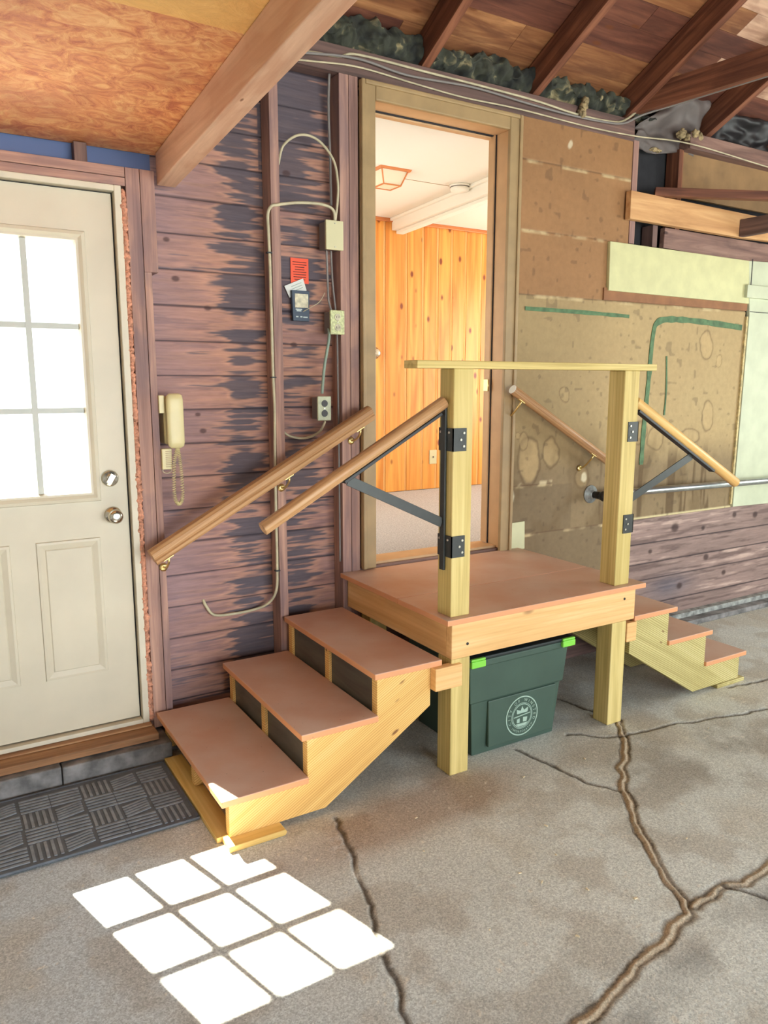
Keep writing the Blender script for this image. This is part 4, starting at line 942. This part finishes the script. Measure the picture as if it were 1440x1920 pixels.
# right wall handrail (round)
hw = thing('wall_handrail', (2.9, 0, 1.0), 'round brown handrail descending the olive wall right of the doorway', 'handrail')
Q0 = Vector((2.578, -.08, 1.500)); Q1 = Vector((3.70, -.08, .865)); Q1 = Q0 + (Q1 - Q0) * .66
dq = (Q1 - Q0).normalized()
b = MB(); b.cyl(Q0, Q1, .024, n=24); b.build('rail', M['rail'], hw, bevel=.002)
MB().cyl(Q0 - dq * .002, Q0 + dq * .001, .0235, n=24).build('rail_end', M['white'], hw)
def bracket2(t, parent):
    p = Q0.lerp(Q1, t) - Vector((0, 0, .026)); b = MB()
    b.tube(spline([p, p + Vector((-.01, 0, -.02)), Vector((p.x - .015, -.03, p.z - .07)), Vector((p.x - .02, -.004, p.z - .08))], 5), .005, 8); b.lathe((p.x - .02, -.001, p.z - .08), (0, -1, 0), [(0, .018), (.003, .017), (.006, .008)], 18)
    b.bar(p - dq * .022, p + dq * .022, .018, .004); b.build('bracket', M['brass'], parent, fix=False)
bracket2(.08, hw); bracket2(.80, hw)

# pipe rail
pr = thing('steel_pipe_rail', (3.25, 0, .85), 'long galvanised steel pipe with a round wall flange at the far right', 'pipe')
MB().lathe((3.248, .002, .903), (0, -1, 0), [(0, .052), (.006, .051), (.008, .028), (.03, .026), (.032, .02)], 30).build('flange', M['zinc'], pr)
MB().cyl((3.248, -.02, .903), (3.248, -.085, .903), .021).lathe((3.248, -.10, .903), (0, -1, 0), [(-.02, .024), (.0, .03), (.02, .028), (.026, .015)], 24).build('elbow', M['black2'], pr)
MB().cyl((3.255, -.10, .914), (6.2, -.10, .872), .021, n=24).build('pipe', M['steel'], pr)

# ================================================================= LANDING PLATFORM
lp = thing('landing_platform', (2.16, -.43, 0), 'square raised wooden landing before the house door, with two posts and a top rail', 'landing')
b = MB(); b.box(1.622, 2.712, -.868, -.512, .628, .650, 'X'); b.box(1.622, 2.712, -.508, -.004, .628, .650, 'X'); b.box(1.66, 2.67, -.53, -.49, .61, .63)
b.build('deck_board', M['deck'], lp, bevel=.002)
MB().box(1.66, 2.675, -.843, -.805, .482, .628, 'X').build('front_joist', M['fir'], lp, bevel=.003)
MB().box(1.66, 1.698, -.804, -.005, .482, .628, 'Y').build('side_joist', M['fir'], lp, bevel=.003)
MB().box(2.637, 2.675, -.804, -.005, .482, .628, 'Y').build('side_joist', M['fir'], lp, bevel=.003)
MB().box(1.699, 2.636, -.043, -.006, .482, .628, 'X').build('back_joist', M['fir'], lp, bevel=.003)
MB().box(2.15, 2.188, -.804, -.045, .482, .628, 'Y').build('middle_joist', M['fir'], lp, bevel=.003)
for x in (1.662, 2.54):
    MB().box(x, x + .089, -.840 + .0, -.751, 0, .481, 'Z').build('leg', M['treated'], lp, bevel=.004)
for x in (1.70, 2.548):
    MB().box(x, x + .089, -.15, -.065, 0, .481, 'Z').build('leg', M['treated'], lp, bevel=.004)
for x in (1.656, 2.543):
    MB().box(x, x + .089, -.838, -.749, .650, 1.583, 'Z').build('guard_post', M['treated'], lp, bevel=.004)
MB().box(1.495, 2.735, -.840, -.752, 1.583, 1.611, 'X').build('top_rail', M['treated'], lp, bevel=.003)
MB().box(1.577, 1.702, -.858, -.82 + .0, .375, .465, 'X').build('ledger_block', M['fir'], lp, bevel=.003)
MB().box(2.637, 2.70, -.84, -.80, .375, .465, 'X').build('ledger_block', M['fir'], lp, bevel=.003)
for x, z in ((1.735, .535), (2.605, .585)): MB().cyl((x, -.8425, z), (x, -.8445, z), .006, n=12).build('bolt_hole', M['black2'], lp)

# ================================================================= FOLDING HANDRAILS ON THE POSTS
def fold_rail(name, lab, px, sgn, A, B, mrail, chl=.66):
    """px: outer face x of the post; sgn -1 rail goes left, +1 right; A upper end, B lower end of the rail"""
    t = thing(name, (px, -.79, .82), lab, 'handrail'); f = lambda a, b_: (min(a, b_), max(a, b_))
    A = Vector(A); B = Vector(B); dd = (B - A).normalized(); upv = Vector((-dd.z, 0, dd.x)); upv = upv if upv.z > 0 else -upv
    MB().cyl(A, B, .0235, n=28).build('rail', M[mrail], t, bevel=.003)
    # mounting bar, plates
    x0, x1 = f(px + sgn * .004, px + sgn * .012)
    MB().box(x0, x1, -.803, -.775, .83, 1.445).build('mounting_bar', M['black'], t, bevel=.001)
    for z0, z1 in ((.883, .965), (1.283, 1.368)):
        b = MB(); a0, a1 = f(px, px + sgn * .004); b.box(a0, a1, -.842, -.752, z0, z1); c0, c1 = f(px + sgn * .004, px - sgn * .058); b.box(c0, c1, -.842, -.838, z0, z1); b.build('bracket_plate', M['black'], t)
        for (yy, zz) in ((-.818, z1 - .016), (-.765, z1 - .016)): MB().cyl((px + sgn * .003, yy, zz), (px + sgn * .0065, yy, zz), .0045, n=10).build('screw', M['screw'], t)
        for (xx, zz) in ((px - sgn * .045, z1 - .018), (px - sgn * .045, z0 + .018), (px - sgn * .032, (z0 + z1) / 2)): MB().cyl((xx, -.8415, zz), (xx, -.845, zz), .0045, n=10).build('screw', M['screw'], t)
    ch0 = A + dd * .035 - upv * .028; ch1 = A + dd * chl - upv * .028
    MB().bar(ch0, ch1, .03, .012, upv).build('channel', M['black2'], t, bevel=.002)
    k = A + dd * .48 - upv * .034
    MB().bar((px + sgn * .012, -.789, 1.012), k, .005, .036, (0, 0, 1)).build('brace_arm', M['black'], t, bevel=.001)
    return t
fold_rail('folding_handrail', 'round brown fold-down handrail hinged on the left post above the near stairs', 1.656, -1, (1.648, -.789, 1.462), (.925, -.789, 1.058), 'rail', .50)
fold_rail('folding_handrail', 'round pale fold-down handrail hinged on the right post above the far stairs', 2.632, 1, (2.665, -.789, 1.453), (3.42, -.789, 1.045), 'railp')

# ================================================================= STAIRS
def stairs(lab, sgn, xf, mats, near, yback, heights=(.165, .327, .489), treads=None, run=.295):
    """xf: x of each tread's nosing and back edge"""
    t = thing('wooden_stairs', (treads[1][0], -.45, 0), lab, 'stairs')
    for (xa, xb), h in zip(treads, heights):
        MB().box(min(xa, xb), max(xa, xb), near, yback, h - .024, h, 'Y').build('tread', M['deck'], t, bevel=.003)
    # stringer outline (x measured along sgn direction)
    n0, n1, n2, e = xf
    h0, h1, h2 = [h - .024 for h in heights]
    pts = [(n0, .022), (n0, h0), (n1, h0), (n1, h1), (n2, h1), (n2, h2), (e, h2), (e, h2 - .155), (n0 + sgn * .36, .022)]
    ang = math.atan2((h2 - h0), abs(n2 - n0)); gd = (sgn * math.cos(ang), math.sin(ang))
    for k, y in enumerate((near + .012, near + .40, yback - .05)):
        MB().prism(pts, y, y + .038, 'XZ', gdir=gd, seed=2.2 + k).build('stringer', M[mats], t, bevel=.002)
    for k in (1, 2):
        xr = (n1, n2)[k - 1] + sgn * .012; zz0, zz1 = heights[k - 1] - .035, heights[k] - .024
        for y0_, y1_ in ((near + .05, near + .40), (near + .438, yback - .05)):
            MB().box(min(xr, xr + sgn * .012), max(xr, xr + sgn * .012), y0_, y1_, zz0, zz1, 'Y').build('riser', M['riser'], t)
    return t
T1 = stairs('near left wooden stairs with terracotta painted treads rising right to the landing', 1, (.765, 1.055, 1.34, 1.577), 'stringer', -.835, -.02,
       treads=((.737, 1.055), (1.03, 1.34), (1.325, 1.622)))
MB().box(.727, .80, -.80, -.15, 0, .020, 'Y').build('base_board', M['pine'], T1, bevel=.002)
b = MB(); b.prism([(.745, 0), (.945, 0), (.952, .012), (.945, .022), (.745, .022)], -.875, -.79, 'XZ'); b.build('wedge_block', M['pine'], T1, bevel=.003)
T2 = stairs('far right wooden stairs with terracotta painted treads descending from the landing', -1, (3.515, 3.23, 2.94, 2.678), 'stringer2', -.835, -.06,
       treads=((3.555, 3.23), (3.265, 2.94), (2.985, 2.69)))
MB().box(3.34, 3.56, -.83, -.30, 0, .020, 'Y').build('base_board', M['stringer2'], T2, bevel=.002)
MB().box(2.72, 3.3, -.12, -.07, .0, .16, 'X').build('rear_board', M['studdark'], T2)

# ================================================================= STORAGE BIN
bn = thing('storage_bin', (2.08, -.55, 0), 'dark green plastic storage bin with lime clips and a round seal under the landing', 'storage bin')
ang = 0
def ringbox(b, z, x0, x1, y0, y1): return [(x0, y0, z), (x1, y0, z), (x1, y1, z), (x0, y1, z)]
b = MB(); lv = [(.0, 1.835, 2.285, -.755, -.36), (.24, 1.815, 2.305, -.77, -.345), (.243, 1.805, 2.315, -.778, -.337), (.40, 1.795, 2.33, -.785, -.33), (.402, 1.785, 2.342, -.797, -.318), (.43, 1.785, 2.342, -.797, -.318), (.43, 1.81, 2.315, -.775, -.34), (.1, 1.84, 2.28, -.75, -.37)]
vs = [p for (z, x0, x1, y0, y1) in lv for p in ringbox(None, z, x0, x1, y0, y1)]; fs = [(3, 2, 1, 0)]
for k in range(len(lv) - 1):
    for j in range(4): fs.append((k * 4 + j, k * 4 + (j + 1) % 4, k * 4 + 4 + (j + 1) % 4, k * 4 + 4 + j))
b.add(vs, fs); b.build('tub', M['bin'], bn, bevel=.008, seg=3)
b = MB(); b.loops(1.905, 2.275, .012, .232, [(0, -.7575), (.002, -.7765), (.004, -.7775), (.37, -.7775)][:3]); 
b = MB(); b.prism([(1.905, .03), (2.265, .03), (2.275, .236), (1.90, .236)], -.778, -.762, 'XZ'); b.build('front_panel', M['bin'], bn, bevel=.004)
MB().box(1.78, 2.347, -.802, -.313, .4305, .447).box(1.83, 2.30, -.75, -.36, .447, .463).build('lid', M['binlid'], bn, bevel=.006)
for x in (1.82, 2.312):
    MB().box(x - .036, x + .036, -.812, -.795, .408, .436).box(x - .036, x + .036, -.81, -.775, .436, .446).build('clip', M['lime'], bn, bevel=.004)
MB().box(2.345, 2.36, -.83 + .035, -.70, .408, .44).build('clip', M['lime'], bn, bevel=.004)
# seal: ring, lettering and a coarse picture of a shield with hills
sl = MB(); sx, sz, sy, RS = 2.083, .132, -.7795, .088
def ring(b, r0, r1, n=56):
    vs = []; fs = []
    for k in range(n):
        a = 2 * math.pi * k / n
        for r in (r0, r1): 
            for yy in (sy, sy + .0015): vs.append((sx + r * math.cos(a), yy, sz + r * math.sin(a)))
    for k in range(n):
        a = k * 4; c = ((k + 1) % n) * 4; fs += [(a, c, c + 2, a + 2), (a, a + 1, c + 1, c), (a + 2, c + 2, c + 3, a + 3)]
    b.add(vs, fs)
ring(sl, RS - .005, RS); ring(sl, .056, .058); ring(sl, .034 + .016, .053)
sl.prism([(sx - .045, sz - .004), (sx + .046, sz + .004), (sx + .046, sz + .008), (sx - .045, sz + .0)], sy, sy + .0015)
sl.prism([(sx - .03, sz + .032), (sx - .008, sz + .024), (sx, sz + .044), (sx + .010, sz + .024), (sx + .034, sz + .034), (sx + .03, sz + .012), (sx - .028, sz + .012)], sy, sy + .0015)
sl.prism([(sx - .028, sz - .012), (sx - .012, sz - .01), (sx - .012, sz - .03), (sx - .028, sz - .028)], sy, sy + .0015)
sl.prism([(sx + .006, sz - .008), (sx + .03, sz - .010), (sx + .026, sz - .03), (sx + .006, sz - .028)], sy, sy + .0015)
sl.prism([(sx - .034, sz - .034), (sx + .034, sz - .034), (sx + .018, sz - .046), (sx - .018, sz - .046)], sy, sy + .0015)
sealo = sl.build('seal', M['seal'], bn)
def letters(txt, a0, a1, r, size, flip=False):
    for i, ch in enumerate(txt):
        if ch == ' ': continue
        a = a0 + (a1 - a0) * i / (len(txt) - 1)
        cu = bpy.data.curves.new('letter', 'FONT'); cu.body = ch; cu.size = size; cu.align_x = 'CENTER'; cu.align_y = 'CENTER'; cu.extrude = .0007
        tmp = bpy.data.objects.new('letter', cu); C.objects.link(tmp); dg = bpy.context.evaluated_depsgraph_get(); me = bpy.data.meshes.new_from_object(tmp.evaluated_get(dg)); bpy.data.objects.remove(tmp)
        rot = a - math.pi / 2 if not flip else a + math.pi / 2
        Mx = Matrix.Translation((sx + r * math.cos(a), sy, sz + r * math.sin(a))) @ Matrix.Rotation(rot, 4, Vector((0, -1, 0))) @ Matrix.Rotation(R(90), 4, 'X')
        letters.v += [(Mx @ v.co) for v in me.vertices]; letters.f += [tuple(letters.n + k for k in p.vertices) for p in me.polygons]; letters.n = len(letters.v)
letters.v = []; letters.f = []; letters.n = 0
letters('CITY OF WINSTED', R(200), R(-20), .0695, .019)
letters('INCORPORATED', R(222), R(318), .071, .013, True)
MB().add(letters.v, letters.f).build('seal_lettering', M['seal'], bn, fix=False)

# ================================================================= DOORMAT
mt = thing('doormat', (.2, -.38, 0), 'dark grey basket-weave rubber doormat below the outer door', 'doormat')
MB().box(-.5, .722, -.632, -.158, .004, .012).build('base', M['mat'], mt, bevel=.003)
b = MB(); x0, x1, y0, y1 = -.48, .704, -.614, -.176
cw = .1055; ny = int((y1 - y0) / cw); nx = int((x1 - x0) / cw)
def rib(b, xa, ya, xb, yb, w=.0095):
    b.bar((xa, ya, .0135), (xb, yb, .0135), w, .004)
for i in range(nx + 1):
    for j in range(ny + 1):
        X = x1 - i * cw; Y = y0 + j * cw; k = (i + 2 * j) % 4
        xa, xb, ya, yb = X - cw, X, Y, min(Y + cw, y1)
        if yb - ya < .02 or xa < x0 - .01: continue
        if k in (0,):
            for q in range(5): rib(b, xa + cw * (q + .5) / 5, ya + .003, xa + cw * (q + .5) / 5, yb - .003)
        elif k in (2,):
            for q in range(5): rib(b, xa + .003, ya + (yb - ya) * (q + .5) / 5, xb - .003, ya + (yb - ya) * (q + .5) / 5)
        elif k == 1:
            for q in range(5): rib(b, xa - .0, ya + (yb - ya) * (q + .5) / 5, xb - .003, ya + (yb - ya) * (q + .5) / 5)
        else:
            h = yb - ya
            for q in range(5):
                s_ = (q + .5) / 5
                rib(b, xa + .006, ya + h * s_ * .8, xa + cw * .9, ya + h * (s_ * .8 + .2))
b.build('ribs', M['mat2'], mt)
b = MB(); b.bar((-.5, -.628, .013), (.722, -.628, .013), .008, .003); b.bar((.718, -.63, .013), (.718, -.16, .013), .008, .003); b.bar((-.5, -.162, .013), (.722, -.162, .013), .008, .003); b.build('rim', M['mat'], mt)

# ================================================================= DEBRIS
rn = random.Random(11)
spots = [(2.22, -1.02), (1.5, -1.45), (1.62, -1.62), (1.52, -1.52), (1.75, -1.3), (2.1, -1.6), (1.9, -1.0), (1.3, -1.2), (1.72, -1.72), (1.45, -1.75), (1.25, -1.6), (1.66, -1.44), (2.9, -1.1), (1.38, -1.02)]
for i, (x, y) in enumerate(spots):
    a = rn.uniform(0, 3.14); l = rn.uniform(.006, .014)
    o = MB().bar((x, y, .0035), (x + math.cos(a) * l, y + math.sin(a) * l, .004), l * .4, .003).build('wood_chip', M['chip'])
    tag(o, 'tiny pale wood chip on the concrete floor ' + ('near the green bin' if i == 0 else 'in front of the right landing leg' if i == 12 else 'left of the long tan crack'), 'wood chip', 'wood chips on the floor')

# ================================================================= OUTSIDE
MB().box(-14, 14, .3, 18, -.14, -.04).build('ground', plain('outside_concrete', (226, 222, 214), .9), kind='structure')
MB().box(-14, 14, -18, -6.8, -.14, -.03).build('ground', plain('driveway', (200, 196, 188), .9), kind='structure')
b = MB()
for k in range(26): b.prism([(6.0, .0 + k * .16), (5.97, .0 + k * .16), (6.0, .16 + k * .16)], -3, 1.2, 'YZ')
b.box(-3, 1.2, 6.0, 9, 0, 4.2)
o = b.build('neighbour_house', plain('white_lap_siding', (244, 244, 240), .8)); tag(o, 'white lap-sided neighbouring house seen through the outer door glass', 'house')
